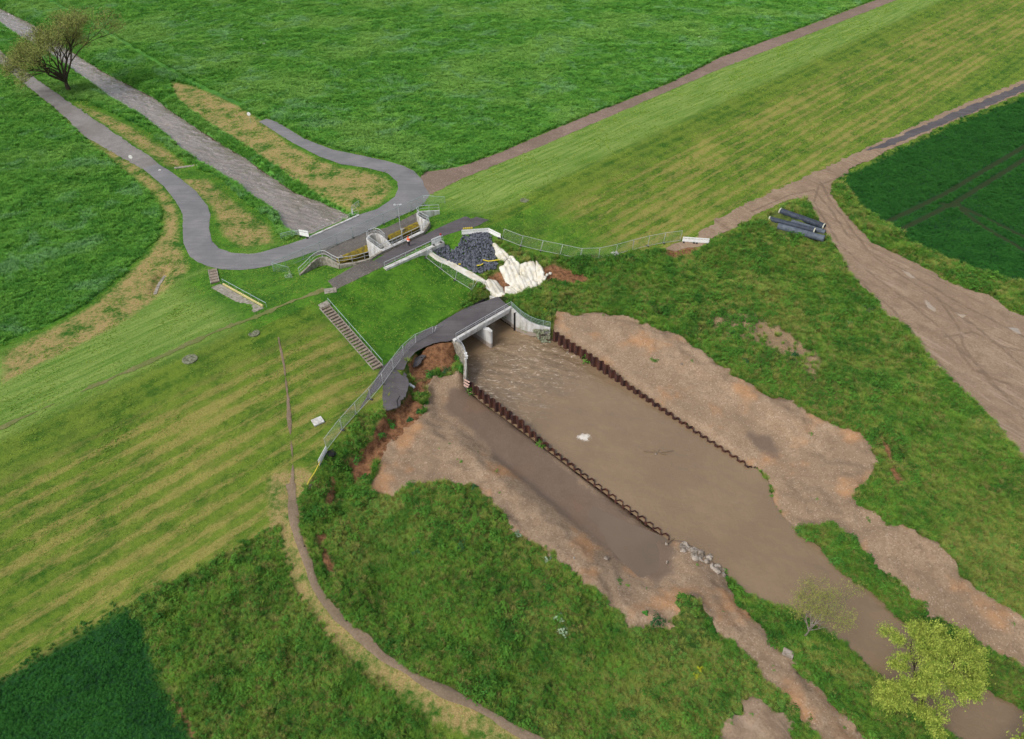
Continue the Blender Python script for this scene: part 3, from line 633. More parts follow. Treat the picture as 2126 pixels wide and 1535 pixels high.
def overlay(name, poly, mat, step=0.35, dz=0.03, rag=0.0, label=None, zfun=None, attrs=None, cuts=(), kind='structure', cat=None):
    P = np.array([(p[0], p[1]) for p in poly]); x0, y0 = P.min(0) - 1; x1, y1 = P.max(0) + 1
    gx = np.arange(x0, x1, step); gy = np.arange(y0, y1, step); X, Y = np.meshgrid(gx, gy, indexing='ij')
    s = sdf(poly, X, Y, 2.5)
    if rag: s = s + fbm(X, Y, 1.6, 3, 21) * rag
    for cu in cuts: s = np.minimum(s, -sdf(cu, X, Y, 2.5))
    gxr, gyr = np.gradient(s, step); gn = np.sqrt(gxr ** 2 + gyr ** 2) + 1e-6
    ins = s > 0
    mv = (~ins) & (s > -step * 1.6); X2 = X.copy(); Y2 = Y.copy()
    X2[mv] += (gxr / gn ** 2)[mv] * (-s[mv]) * 0.98; Y2[mv] += (gyr / gn ** 2)[mv] * (-s[mv]) * 0.98
    cell = ins[:-1, :-1] | ins[1:, :-1] | ins[1:, 1:] | ins[:-1, 1:]
    Z = (hat(X2, Y2) if zfun is None else zfun(X2, Y2)) + dz
    if zfun is None: Z = np.where(s < 0.05, Z - 0.02, Z)
    id_ = np.arange(X.size).reshape(X.shape)
    F = np.stack([id_[:-1, :-1], id_[1:, :-1], id_[1:, 1:], id_[:-1, 1:]], -1)[cell]
    used = np.unique(F); rm = -np.ones(X.size, np.int64); rm[used] = np.arange(len(used)); F = rm[F]
    V = np.stack([X2.ravel()[used], Y2.ravel()[used], Z.ravel()[used]], -1)
    at = {k: f(V[:, 0], V[:, 1], s.ravel()[used]) for k, f in (attrs or {}).items()}
    me = mesh_np(name, V, F, mat, True, at); o = bpy.data.objects.new(name, me); COL.objects.link(o)
    return tag(o, label, cat, kind=kind)
def wetf(x, y, s):
    a = np.maximum(sdf(flatL, x, y, 3) * 0.9 - 0.9, sdf(wetR, x, y, 3) - 1.9); a = np.maximum(a, sdf(wetL, x, y, 3)); b = sdf(RD, x, y, 3)
    return np.maximum(np.clip(0.5 + a / 3.0, 0, 1), np.clip(1.0 + b / 0.8, 0, 1))
overlay('asphalt_road', wROAD, M_asph, 0.3, 0.05, 0.12, 'pale grey asphalt loop road curving past the inlet')
overlay('gravel_lane', wTRK, M_gravelroad, 0.4, 0.045, 0.4, 'grey gravel lane beside the upstream river')
overlay('farm_track', wFAR, M_track2, 0.5, 0.045, 0.4, 'brown farm track at the far foot of the dyke')
wTAR = GL([(1800,312),(1890,272),(1960,241),(2126,175),(2250,120),(2300,118),(2126,189),(1980,250),(1900,283),(1830,310)])
overlay('tarred_lane', wTAR, M_asph2, 0.3, 0.06, 0.8, 'dark tarred stretch of the lane between dyke and crop field')
RUTS = [GL(q) for q in ([(1560,440),(1640,405),(1690,395),(1720,430),(1760,490),(1830,545),(1900,590),(1960,630),(2040,690),(2126,765)], [(1575,447),(1660,412),(1700,440),(1745,510),(1810,570),(1890,630),(1950,680),(2050,780),(2126,870)],
    [(1700,372),(1725,420),(1800,520),(1880,565),(1960,612),(2050,660),(2126,700)], [(1790,350),(1700,385),(1690,420),(1720,470)], [(1790,590),(1850,640),(1920,720),(1990,800),(2080,920),(2126,985)], [(1940,610),(1990,680),(2000,720),(2060,800),(2126,850)], [(1960,700),(2020,690),(2080,720),(2126,730)], [(1985,720),(2020,770),(2100,800)])]
def rutf(x, y, s):
    o = np.full(x.shape, -3.0)
    for q in RUTS: o = np.maximum(o, sdf(q, x, y, 3, closed=False))
    return o
overlay('dirt_yard', wYARD, M_dirt, 0.3, 0.045, 0.8, 'brown dirt track and site yard with tyre marks', attrs=dict(rut=rutf))
overlay('broken_track_end', wTIP, M_dirt, 0.25, 0.06, 0.3, attrs=dict(rut=lambda x, y, s: x * 0 - 3), label='broken end of the dirt track behind the white barriers')
overlay('crest_road', wCRESTRD, M_asph2, 0.25, 0.05, 0.12, 'dark asphalt road on the dyke crest')
overlay('gravel_path', wGPATH, M_coarse, 0.25, 0.045, 0.15, 'coarse grey gravel path left of the crest road')
overlay('gravel_bed', wBED, M_coarse, 0.25, 0.045, 0.1, 'dark gravel bed around the inlet pits', cuts=[PIT1, PIT2, PIT3])
overlay('lower_road', wLOW, M_asph2, 0.2, 0.06, 0.15, 'dark asphalt road over the outlet bridge, broken off at the wash-out', zfun=lambda x, y: np.where(sdf(RD, x, y, 2) > -1.2, -4.0, np.maximum(hat(x, y), -4.02)))
overlay('gravel_bank', wGRL, M_gravel, 0.3, 0.05, 0.9, 'gravel bank left of the basin', attrs=dict(wet=wetf))
overlay('gravel_bank', wGRR, M_gravel, 0.3, 0.05, 0.9, 'gravel bank right of the basin', attrs=dict(wet=wetf))
overlay('bare_patch', wBARE, M_dirt, 0.35, 0.05, 1.2, 'bare dirt patch beside the access track', attrs=dict(rut=lambda x, y, s: x * 0 - 3))
overlay('footpath', wRING, M_path, 0.22, 0.07, 0.15, 'narrow trodden path on the ring bank')
overlay('footpath', wDOWN, M_path, 0.15, 0.07, 0.22, 'thin worn path down the dyke face')
overlay('footpath', wCREST, M_pathg, 0.2, 0.07, 0.5, 'faint trodden path along the dyke crest')

# ------------------------------------------------------------------ water
def water_mat(name, col, rough, foam=None, wav=1.0, strength=0.4, stretch=None, dist=0.2):
    n = NT(name, rough); n.b.inputs['Specular IOR Level'].default_value = 0.5; n.b.inputs['IOR'].default_value = 1.33; n.b.inputs['Coat Weight'].default_value = 1.0; n.b.inputs['Coat Roughness'].default_value = 0.04; n.b.inputs['Coat IOR'].default_value = 1.45
    a = n.noise(0.12, 3, 0.6); cc = n.mix(n.mapr(a, 0.35, 0.7), col, tuple(x * 1.18 for x in col))
    if stretch: vec = n.mapping(vec=n.mapping(rot=(0, 0, R(stretch[0]))), scale=(stretch[1], stretch[2], 1))
    else: vec = n.pos
    h = n.m2('ADD', n.noise(wav, 4, 0.6, vec=vec, dist=0.4), n.m2('MULTIPLY', n.noise(wav * 3.3, 3, 0.6, vec=vec), 0.35))
    if foam is not None:
        f1 = n.noise(1.0, 5, 0.72, vec=n.mapping(rot=(0, 0, R(25)), scale=(0.9, 2.0, 1)), dist=1.2)
        ff = n.m2('MULTIPLY', n.mapr(f1, 0.56, 0.64), n.attr('foam')); cc = n.mix(n.m2('MULTIPLY', ff, 0.8), cc, hexc(196, 180, 160))
        sp = n.m2('ADD', n.attr('splash'), n.m2('MULTIPLY', n.m2('SUBTRACT', n.noise(2.2, 5, 0.8), 0.5), 1.6)); cc = n.mix(n.mapr(sp, 0.5, 0.85, 0, 0.85), cc, hexc(226, 220, 210))
        cc = n.mix(n.m2('MULTIPLY', n.mapr(f1, 0.35, 0.5, 0.5, 0), n.attr('foam')), cc, hexc(70, 58, 44))
        h = n.m2('ADD', h, n.m2('MULTIPLY', n.m2('MULTIPLY', n.noise(1.3, 4, 0.7, dist=0.8), n.attr('foam')), 2.0))
    n.col(cc); n.bump(h, strength, dist); return n.m
M_wup = water_mat('river_water', hexc(140, 130, 122), 0.05, wav=1.3, strength=0.8, stretch=(48, 1.8, 0.5), dist=0.9)
M_wdn = water_mat('basin_water', hexc(128, 108, 84), 0.06, foam=True, wav=1.0, strength=0.5)
def flat(z): return lambda x, y: np.full_like(x, z)
def grow(P, d):
    """offset polygon outward"""
    Q = []
    n_ = len(P); A = sum(P[i][0] * P[(i + 1) % n_][1] - P[(i + 1) % n_][0] * P[i][1] for i in range(n_)); sg = 1 if A > 0 else -1
    for i in range(n_):
        a = Vector(P[i - 1][:2]); b = Vector(P[i][:2]); c2 = Vector(P[(i + 1) % n_][:2]); d1 = (b - a); d2 = (c2 - b)
        t = (d1.normalized() + d2.normalized()); t = t.normalized() if t.length > 1e-3 else d1.normalized()
        Q.append((b.x + t.y * d * sg, b.y - t.x * d * sg))
    return Q
def foamf(x, y, s):
    px = (x - (-3)) * 0.67 - (y - 84) * 0.74       # distance downstream of the outlet
    f = np.clip((px + 2) / 4, 0, 1) * np.clip((17 - px) / 9, 0, 1)
    return f * 0.9 + 0.05
def splashf(x, y, s):
    c = W(1212, 908, ZD); return np.clip(1.1 - np.hypot((x - c[0]) / 1.25, (y - c[1]) / 0.9) * 0.7, -1, 1)
def waves(z, amp, seed):
    def f(x, y):
        wx = x + 1.5 * fbm(x, y, 4.0, 2, seed + 3); wy = y + 0.5 * x + 0.9 * fbm(x, y, 2.5, 2, seed)
        return z + amp(x, y) * (fbm(wx * 0.4, wy, 0.95, 2, seed + 1) * 1.5 + 0.22 * np.sin(wy * 5.2 + 4 * fbm(wx, wy, 6.0, 2, seed + 4)))
    return f
overlay('river', grow(RU, 1.2), M_wup, 0.22, 0.0, 0, 'grey brown rippled river upstream of the dyke', zfun=waves(ZU, lambda x, y: 0.17 + 0 * x, 60))
overlay('basin_water', grow(RD, 0.25), M_wdn, 0.25, 0.0, 0, 'calm muddy brown water of the outlet basin', zfun=waves(ZD, lambda x, y: 0.14 * foamf(x, y, 0) + 0.022, 70), attrs=dict(foam=foamf, splash=splashf))

wPUD = GL([(1180,1030),(1230,1050),(1300,1085),(1395,1122),(1392,1190),(1370,1222),(1325,1215),(1270,1170),(1200,1100),(1160,1050)])
M_mud = water_mat('mud_water', hexc(106, 91, 76), 0.12, foam=None, wav=1.0, strength=0.1)
overlay('shallow_puddle', wPUD, M_mud, 0.5, 0.0, 0, 'shallow muddy puddle on the left gravel bank beside the piles', zfun=flat(ZD - 0.02), attrs=dict(foam=lambda x, y, s: x * 0, splash=lambda x, y, s: x * 0 - 1))

M_puddle = water_mat('puddle_water', hexc(158, 142, 122), 0.1, wav=1.0, strength=0.1)
for q in ([(1915,620),(1928,626),(1945,645),(1940,650),(1925,640)], [(2090,680),(2110,682),(2126,695),(2110,694)], [(1865,556),(1885,566),(1905,580),(1890,578)], [(1985,650),(2003,656),(1998,662)]):
    overlay('puddle', GL(q), M_puddle, 0.2, 0.06, 0.3, 'pale puddle in the tyre marks of the dirt yard')
# ------------------------------------------------------------------ objects
def pmat(name, colr, rough=0.7, metal=0.0, var=0.25, scale=3.0, bump=0.0, col2=None, streak=False, tide=False):
    n = NT(name, rough); n.b.inputs['Metallic'].default_value = metal
    vec = n.mapping(scale=(1, 1, 0.25)) if streak else n.pos
    a = n.noise(scale, 5, 0.7, vec=vec); c2 = col2 or tuple(x * (1 - var) for x in colr)
    cc = n.mix(n.mapr(a, 0.35, 0.68), colr, c2); n.col(cc)
    if tide:
        zz_ = n.m2('ADD', n.sep(n.pos)[2], n.m2('MULTIPLY', a, 0.35)); cc = n.mix(n.mapr(zz_, -6.75, -6.55, 0.75, 0), cc, hexc(150, 132, 116)); s2_ = n.noise(1.5, 4, 0.7, vec=n.mapping(scale=(2, 2, 0.12))); cc = n.mix(n.mapr(s2_, 0.55, 0.72, 0, 0.5), cc, hexc(120, 118, 108)); n.col(cc)
    if bump: n.bump(a, bump, 0.03)
    return n.m
M_conc = pmat('concrete_pale', hexc(214, 214, 212), 0.85, 0, scale=1.2, bump=0.3, col2=hexc(172, 168, 160), streak=True, tide=True)
M_concd = pmat('concrete_weathered', hexc(166, 160, 148), 0.9, 0, scale=2.2, bump=0.3, col2=hexc(112, 106, 94))
M_lichen = pmat('lichen_concrete', hexc(150, 132, 38), 0.95, 0, scale=2.0, bump=0.5, col2=hexc(96, 88, 58))
M_steel = pmat('galvanised_steel', hexc(206, 210, 212), 0.45, 0.3, scale=4.0, var=0.2)
M_greenst = pmat('green_grey_steel', hexc(170, 190, 186), 0.5, 0.3, scale=4.0, var=0.2)
M_rust = pmat('rusty_pile_steel', hexc(92, 60, 48), 0.85, 0.1, scale=1.6, bump=0.3, col2=hexc(44, 34, 38), streak=True)
M_rusttop = pmat('rusty_edge', hexc(110, 72, 52), 0.9, 0.0, scale=4.0, col2=hexc(60, 40, 34))
M_white = pmat('white_plastic', hexc(246, 246, 244), 0.6, 0, scale=3.0, var=0.12)
M_black = pmat('black_rubber_and_shade', hexc(34, 34, 36), 0.6, 0, scale=5.0, var=0.3)
M_foot = pmat('grey_rubber_foot', hexc(74, 74, 72), 0.9, 0, scale=5.0)
M_yellow = pmat('yellow_plastic', hexc(226, 204, 70), 0.5, 0, scale=5.0, var=0.15)
M_red = pmat('red_plastic', hexc(214, 60, 70), 0.5, 0, scale=5.0, var=0.15)
M_pipe = pmat('black_pipe', hexc(66, 74, 86), 0.55, 0, scale=1.6, col2=hexc(44, 50, 60))
M_pipe2 = pmat('grey_pipe', hexc(98, 106, 116), 0.6, 0, scale=1.6, col2=hexc(72, 80, 90))
M_rim = pmat('pale_pipe_rim', hexc(190, 190, 170), 0.6)
M_basalt = pmat('basalt', hexc(112, 116, 126), 0.8, 0, scale=2.3, col2=hexc(46, 48, 56))
M_stone = pmat('pale_stone', hexc(172, 162, 150), 0.9, 0, scale=1.3, col2=hexc(104, 92, 80))
M_stoneg = pmat('mossy_stone', hexc(140, 142, 120), 0.9, 0, scale=2.6, col2=hexc(86, 92, 66))
M_wood = pmat('weathered_wood', hexc(128, 110, 90), 0.9, 0, scale=3.0)
M_soilm = pmat('red_soil', hexc(132, 92, 66), 0.95, 0, scale=1.5, bump=0.6, col2=hexc(92, 60, 42))

def P3(px, py, z): return Vector(W(px, py, z))
def railing(path, mat, h=1.1, rails=3, post=2.0, r=0.03, parent=None, name='railing', bars=False, toponly=False):
    mb = MB(); P = [Vector(p) for p in path]
    for k in range(rails):
        dz = Vector((0, 0, h - k * h / rails)); rr = r * (1.15 if k == 0 else 0.7)
        mb.path([p + dz for p in P], rr, 6)
    D = densify([tuple(p) for p in P], 0.1); L = 0; nxt = 0
    for i, q in enumerate(D):
        if L >= nxt or i == len(D) - 1:
            mb.tube(q, (q[0], q[1], q[2] + h), r, n=6); nxt += post
        if i < len(D) - 1: L += math.dist(q[:2], D[i + 1][:2])
    if bars:
        L = 0; nxt = 0
        for i, q in enumerate(D[:-1]):
            if L >= nxt: mb.tube((q[0], q[1], q[2] + 0.1), (q[0], q[1], q[2] + h), 0.012, n=4, cap=False); nxt += 0.16
            L += math.dist(q[:2], D[i + 1][:2])
    return mb.build(name, mat, parent)

# ---- outlet bridge over the basin
ob = empty('outlet_bridge', (0, 0, 0), 0, 'concrete two-span outlet bridge with curved wing walls at the head of the basin', 'bridge')
DA, DB = Vector((-8.265, 81.57, -3.86)), Vector((-0.03, 89.78, -3.86)); bk = Vector((BACK[0], BACK[1], 0)); al = (DB - DA); al.z = 0; al = al.normalized()
MB().beam(DA - al * 0.3 + bk * 0.2, DB + al * 0.1 + bk * 0.2, 0.5, 0.34).build('edge_beam', M_conc, ob)
MB().beam(DA + al * 0.1 + bk * 0.42 - Vector((0, 0, 0.342)), DB - al * 0.1 + bk * 0.42 - Vector((0, 0, 0.342)), 0.5, 0.62).build('girder', M_conc, ob)
MB().beam(DA + bk * 2.4 - Vector((0, 0, 0.2)), DB - al * 0.4 + bk * 2.4 - Vector((0, 0, 0.2)), 3.7, 0.5).build('deck_slab', M_concd, ob)
pn = Vector((-3.28, 84.62, 0)); pe = pn + bk * 6.0
mb = MB(); mb.wall([(pn.x, pn.y, -4.55), (pn.x + bk.x * 0.9, pn.y + bk.y * 0.9, -4.5)], 0.62, -9); mb.tube((pn.x, pn.y, -9), (pn.x, pn.y, -4.56), 0.31, n=12)
mb.build('pier_nose', M_conc, ob)
MB().wall([(pn.x + bk.x * 0.96, pn.y + bk.y * 0.96, -4.72), (pe.x, pe.y, -4.72)], 0.66, -9).build('pier', M_conc, ob)
bR = Vector((0.1, 89.8, 0)); bL = Vector((-8.3, 81.35, 0))
MB().wall([(bR.x, bR.y, -4.3), (bR.x + bk.x * 5.8, bR.y + bk.y * 5.8, -4.3)], 0.4, -9).build('abutment', M_conc, ob)
MB().wall([(bL.x, bL.y, -4.3), (bL.x + bk.x * 5.8, bL.y + bk.y * 5.8, -4.3)], 0.4, -9).build('abutment', M_concd, ob)
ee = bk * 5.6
MB().wall([(bL.x + ee.x, bL.y + ee.y, -4.6), (bR.x + ee.x, bR.y + ee.y, -4.6)], 0.3, -9).build('culvert_shade_panel', M_black, ob)  # black panel added to stand for the darkness inside the culvert
MB().wall([(x + 0.05, y + 0.15, z) for x, y, z in WALL_R], 0.36, -9).build('wing_wall', M_conc, ob)
MB().wall([(x - 0.12, y, z) for x, y, z in WALL_L], 0.42, -9).build('wing_wall', M_concd, ob)
MB().wall([(0.44, 88.82, -4.2), (0.52, 88.72, -4.2)], 0.46, -8.9).build('joint', M_black, ob)
railing([DA + al * 0.1 + bk * 0.1, DB + bk * 0.1], M_steel, 1.05, 3, 2.0, 0.03, ob)
railing([(x + 0.05, y + 0.15, z) for x, y, z in WALL_R], M_greenst, 1.1, 4, 1.9, 0.03, ob)
railing([(x, y, z) for x, y, z in WALL_L], M_steel, 0.85, 3, 1.8, 0.03, ob)

# ---- sheet pile walls, every pile a part
def pile_wall(A, B, prof, label, side, name='sheet_pile_wall'):
    A = Vector((*A, 0)); B = Vector((*B, 0)); L = (B - A).length; d = (B - A).normalized(); t = Vector((-d.y, d.x, 0)) * side
    root = empty(name, (A.x, A.y, -9), 0, label, 'sheet piling'); n = 31; w = L / n
    for k in range(n):
        zt = float(np.interp((k + 0.5) * w, prof[0], prof[1])) + random.uniform(-0.07, 0.07)
        # U section: flange in, web, flange out, web
        prof2 = [(0, -0.19), (0.12, -0.19), (0.30, 0.19), (0.70, 0.19), (0.88, -0.19), (1.0, -0.19)]
        pts = [A + d * (w * (k + a)) + t * b for a, b in prof2]; vs = []; th = 0.028
        for p in pts:
            for off in (-th, th):
                q = p + t * off; vs += [(q.x, q.y, -9.4), (q.x, q.y, zt)]
        fs = []
        for i in range(5):
            a = i * 4; b = a + 4
            fs += [(a, b, b + 1, a + 1), (a + 2, a + 3, b + 3, b + 2), (a + 1, b + 1, b + 3, a + 3)]
        fs += [(0, 1, 3, 2), (20, 22, 23, 21)]
        o = MB().add(vs, fs).build('pile', M_rust, root, loc=(A.x, A.y, -9))
        o.location = (0, 0, 0)
    return root
pile_wall(PL0, PL1, ([0, 11, 13.5, 17, 22, 36], [-5.75, -5.9, -6.5, -7.05, -7.28, -7.32]), 'rusty zigzag sheet pile wall along the left side of the basin', 1)
pile_wall(PR0, PR1, ([0, 11, 15, 23, 30, 37], [-5.7, -5.75, -6.65, -7.05, -7.2, -7.3]), 'rusty zigzag sheet pile wall along the right side of the basin', -1)
pk = MB()
for k, (a, b) in enumerate((((964, 788), (975, 794)), ((963, 793), (974, 800)), ((963, 799), (972, 804)))): pk.beam(P3(*a, -5.5 - k * 0.1), P3(*b, -5.55 - k * 0.1), 0.22, 0.05)
tag(pk.build('plank', pmat('pale_plank', hexc(214, 176, 160), 0.8)), 'three pale pinkish planks fixed where the left wing wall meets the piles', 'planks')

# ---- inlet structure on the crest
ins = empty('inlet_structure', (0, 0, 0), 0, 'pale concrete inlet with horseshoe chamber, curved walls and lichen slabs beside the crest road', 'inlet structure')
WC_L = [W(*p) for p in [(622,570,-1.3),(633,560,-1.0),(647,546,-0.5),(655,539,-0.3),(663,535,-0.15),(670,533.5,-0.05),(677,534,0.0),(684,538,0.1),(692,543,0.15),(705,549.5,0.2)]]
WC_M = [W(*p) for p in [(705,549.5,0.2),(740,544.5,0.25),(768,537,0.3),(793,521,0.3),(824,507,0.3),(878,481.5,0.3)]]
WC_R = [W(*p) for p in [(878,481.5,0.3),(891,462,0.3)]]
WC_R2 = [W(*p) for p in [(891,462,0.3),(880,456,0.1),(868,449,-0.1),(866,444,-0.3),(868,441,-0.4),(874,439,-0.5),(890,438,-0.7),(912,437,-1.1)]]
MB().wall(WC_L, 0.3, [-2.6]*3+[-4.4]*7).build('retaining_wall', M_concd, ins)
MB().wall(WC_M, 0.42, -5.6).build('crest_wall', M_concd, ins)
MB().wall(WC_R, 0.42, -5.6).build('side_wall', M_concd, ins)
MB().wall(WC_R2, 0.3, [-5.6]*5+[-2.6]*3).build('retaining_wall', M_conc, ins)
cap = MB(); cap.wall([(p[0], p[1], p[2] + 0.12) for p in [WC_M[3], WC_M[4], WC_M[5]]], 0.62, 0.31); cap.build('wall_cap', M_conc, ins)
UW = [W(*p) for p in [(793,521,0.2),(770,505,0.2),(763,499,0.2),(762,494.5,0.2),(765,490,0.2),(771,486.5,0.2),(779,485,0.2),(787,486.5,0.2),(792,490,0.2),(800,497,0.2),(812,510,0.2)]]
MB().wall(UW, 0.3, -5.6).build('chamber_wall', M_conc, ins)
fl = MB(); ring_ = [(p[0], p[1], -2.0) for p in UW]; fl.add(ring_, [tuple(range(len(ring_)))]); fl.build('chamber_floor', pmat('algae_floor', hexc(112, 108, 70), 0.9, 0, scale=1.0, col2=hexc(120, 122, 126)), ins)
MB().beam(W(783,516,-1.4), W(806,506,-1.4), 0.35, 0.7).build('chamber_sill', M_concd, ins)
SL_L = [W(699,537,-1.35), W(764,508.5,-1.35)]; SL_R = [W(806,489.5,-1.35), W(868,460.5,-1.35)]
def slab(a, b, name):
    a = Vector(a); b = Vector(b); d = (b - a).normalized(); t = Vector((d.y, -d.x, 0))   # towards the crest
    if (t.x - t.y) < 0: t = -t
    sec = [(-0.15, 0), (0.15, -0.02), (0.85, -0.62), (0.3, -0.95), (-0.15, -4.2)]
    vs = []
    for p in (a, b):
        for s_, z in sec: q = p + t * s_; vs.append((q.x, q.y, q.z + z))
    fs = [(i, (i + 1) % 5, 5 + (i + 1) % 5, 5 + i) for i in range(5)] + [(4, 3, 2, 1, 0), (5, 6, 7, 8, 9)]
    return MB().add(vs, fs).build(name, M_lichen, ins)
slab(*SL_L, 'lichen_slab'); slab(*SL_R, 'lichen_slab')
for a, b in (((700,536),(710,531)), ((833,477),(838,474))):
    MB().beam(W(*a, -1.2), W(*b, -1.2), 0.5, 0.6).build('lichen_block', M_concd, ins)
MB().wall([W(705,548,0.0), W(699,537,-1.3)], 0.3, -5.6).build('end_wall', M_lichen, ins)
wq = MB(); wq.add([WC_M[0][:2] + (-4.6,), WC_M[3][:2] + (-4.6,), WC_M[5][:2] + (-4.6,), W(868,460.5,-1.35)[:2] + (-4.6,), W(699,537,-1.35)[:2] + (-4.6,)], [(0, 1, 2, 3, 4)])
wq.build('pit_water', pmat('dark_water', hexc(30, 28, 22), 0.12), ins)
railing(WC_L, M_steel, 1.15, 2, 2.4, 0.04, ins); railing([(p[0], p[1], p[2] + 0.1) for p in WC_M], M_steel, 1.15, 2, 2.0, 0.035, ins)
railing([(p[0], p[1], p[2] + 0.1) for p in WC_R], M_steel, 1.15, 2, 1.5, 0.035, ins, bars=True); railing(WC_R2, M_steel, 1.1, 2, 2.0, 0.04, ins)
railing(UW[:-1], M_steel, 1.05, 2, 1.2, 0.03, ins, bars=True)
railing([(p[0], p[1], p[2] + 0.15) for p in [W(806,516,0.3), W(836,502,0.3)]], M_steel, 1.1, 2, 0.9, 0.03, ins, bars=True)
MB().tube(W(836,501,0.3), W(836,501,0.3)[:2] + (2.7,), 0.07, n=8).build('post', M_steel, ins)

# parapet on the downstream side of the crest road
pp = empty('parapet_wall', (0, 0, 0), 0, 'low pale concrete parapet with a single handrail on the downstream side of the crest road', 'parapet')
PA, PB = Vector(W(799,557,0.18)), Vector(W(920,501,0.18)); MB().beam(PA, PB, 0.7, 1.5).build('wall', M_conc, pp)
railing([PA, PB], M_steel, 1.05, 2, 2.1, 0.035, pp)
# upstream bridge edge over the river
ue = empty('river_bridge_edge', (0, 0, 0), 0, 'white concrete edge beam with wing wall where the upstream river enters the culvert', 'bridge edge')
UA, UB = Vector(W(641,492.5,-3.3)), Vector(W(745,446,-3.3)); MB().beam(UA, UB, 0.4, 2.6).build('edge_beam', M_conc, ue)
MB().wall([W(745,446,-3.3), W(731,444,-3.5), W(731,434,-3.7)], 0.3, -6).build('wing_wall', M_conc, ue)
railing([W(731,443,-3.4), W(733,439,-3.4), W(746,429,-3.4)], M_greenst, 1.2, 4, 1.5, 0.035, ue)
railing([W(584,497,-3.7), W(612,490,-3.6), W(641,490,-3.5)], M_greenst, 1.1, 4, 2.0, 0.035, ue)
railing([UA + Vector((0, 0, 0)), UB], M_steel, 1.0, 2, 3.0, 0.018, ue)

M_stairbed = pmat('stair_bed_dark', hexc(84, 74, 66), 0.95)
M_step = pmat('stair_tread', hexc(150, 138, 124), 0.9, 0, scale=3, col2=hexc(112, 100, 88))
# ---- stairs
def stairs(name, a, b, width, n, label, rail=True, mat=None):
    a = Vector(a); b = Vector(b); d = b - a; h = Vector((d.x, d.y, 0)); L = h.length; h = h.normalized(); t = Vector((-h.y, h.x, 0))
    a = a + Vector((0, 0, 0.14)); root = empty(name, tuple(a), 0, label, 'stairs'); rz = math.atan2(h.y, h.x); run = L / n; rise = d.z / n
    for k in range(n):
        c = h * (run * (k + 0.5)) + Vector((0, 0, rise * (k + 0.5) + 0.02))
        MB().box(c - Vector((0, 0, 0.14)), (run * 0.7, width * 0.92, 0.3), rz).build('step', mat or M_step, root)
    MB().beam(Vector((0, 0, -0.1)), h * L + Vector((0, 0, d.z - 0.1)), width * 0.96, 0.35).build('stair_bed', M_stairbed, root)
    for s_ in (-1, 1):
        p = t * s_ * width / 2; MB().beam(p + Vector((0, 0, 0.04)), p + h * L + Vector((0, 0, d.z + 0.04)), 0.12, 0.3).build('stringer', M_concd, root)
    if rail:
        mb = MB(); p0 = t * width / 2 * 1.05; mb.tube(p0 + Vector((0, 0, 1.0)), p0 + h * L + Vector((0, 0, d.z + 1.0)), 0.045)
        for k in range(6): q = p0 + h * L * k / 5 + Vector((0, 0, d.z * k / 5)); mb.tube(q, q + Vector((0, 0, 1.0)), 0.03)
        mb.build('handrail', M_greenst, root)
    return root
sa = G(673, 637); sb = G(786, 766)
stairs('slope_stairs', (sa[0], sa[1], sa[2]), (sb[0], sb[1], sb[2]), 1.5, 24, 'long concrete stairs with one handrail down the grass slope to the broken road')
la = G(671, 631)
tag(MB().box((la[0], la[1], la[2] + 0.02), (1.7, 1.6, 0.1), R(-48)).build('landing_slab', M_concd), 'concrete landing slab at the top of the long stairs', 'slab')
s1 = G(441, 560); s2 = G(447, 588)
stairs('road_steps', s1, s2, 1.3, 5, 'short flight of concrete steps beside the asphalt loop road', rail=False)
# inclined walkway with gauge
gp = empty('gauge_walkway', G(449, 594), 0, 'sloping concrete walkway with a yellow water gauge and rail on the dyke slope', 'walkway')
g0, g1 = Vector(G(448, 594)), Vector(G(538, 645)); base_ = Vector(G(449, 594))
mb = MB().beam(g0 + Vector((0, 0, 0.08)) - base_, g1 + Vector((0, 0, 0.08)) - base_, 1.5, 0.3); mb.build('walkway_slab', M_concd, gp)
h_ = (g1 - g0).normalized(); t_ = Vector((-h_.y, h_.x, 0)).normalized()
MB().beam(g0 + h_ * 0.8 + t_ * 0.95 + Vector((0, 0, 0.3)) - base_, g1 - h_ * 0.6 + t_ * 0.95 + Vector((0, 0, 0.3)) - base_, 0.2, 0.28).build('gauge', pmat('gauge_paint', hexc(216, 202, 140), 0.6), gp)
mb = MB(); mb.tube(g0 + t_ * 1.25 + Vector((0, 0, .75)) - base_, g1 + t_ * 1.25 + Vector((0, 0, .75)) - base_, 0.05)
for k in range(7): q = g0 + (g1 - g0) * k / 6 + t_ * 1.25 - base_; mb.tube(q, q + Vector((0, 0, .75)), 0.035)
mb.build('handrail', M_greenst, gp)

# ---- site fence panels
def make_panel(mat, dense=False):
    root = empty('site_fence', (0, 0, 0)); Lp, hp = 3.4, 2.0; f = MB(); r = 0.028
    f.tube((0, 0, 0.12), (0, 0, hp + 0.12), r); f.tube((Lp, 0, 0.12), (Lp, 0, hp + 0.12), r); f.tube((0, 0, 0.16), (Lp, 0, 0.16), r); f.tube((0, 0, hp + 0.1), (Lp, 0, hp + 0.1), r)
    f.build('frame', mat, root)
    w_ = MB()
    for k in range(1, 9): w_.tube((0, 0, 0.15 + k * hp / 9), (Lp, 0, 0.15 + k * hp / 9), 0.005, n=3, cap=False)
    nv = 40 if dense else 22
    for k in range(1, nv): w_.tube((k * Lp / nv, 0, 0.15), (k * Lp / nv, 0, hp + 0.1), 0.0045 if dense else 0.0022, n=3, cap=False)
    w_.build('mesh', mat, root)
    for x in (0.0,): MB().box((x, 0, 0.07), (0.24, 0.62, 0.15)).build('foot', M_foot, root)
    MB().box((0.02, 0, 1.75), (0.12, 0.05, 0.07)).build('clamp', M_white, root)
    return root
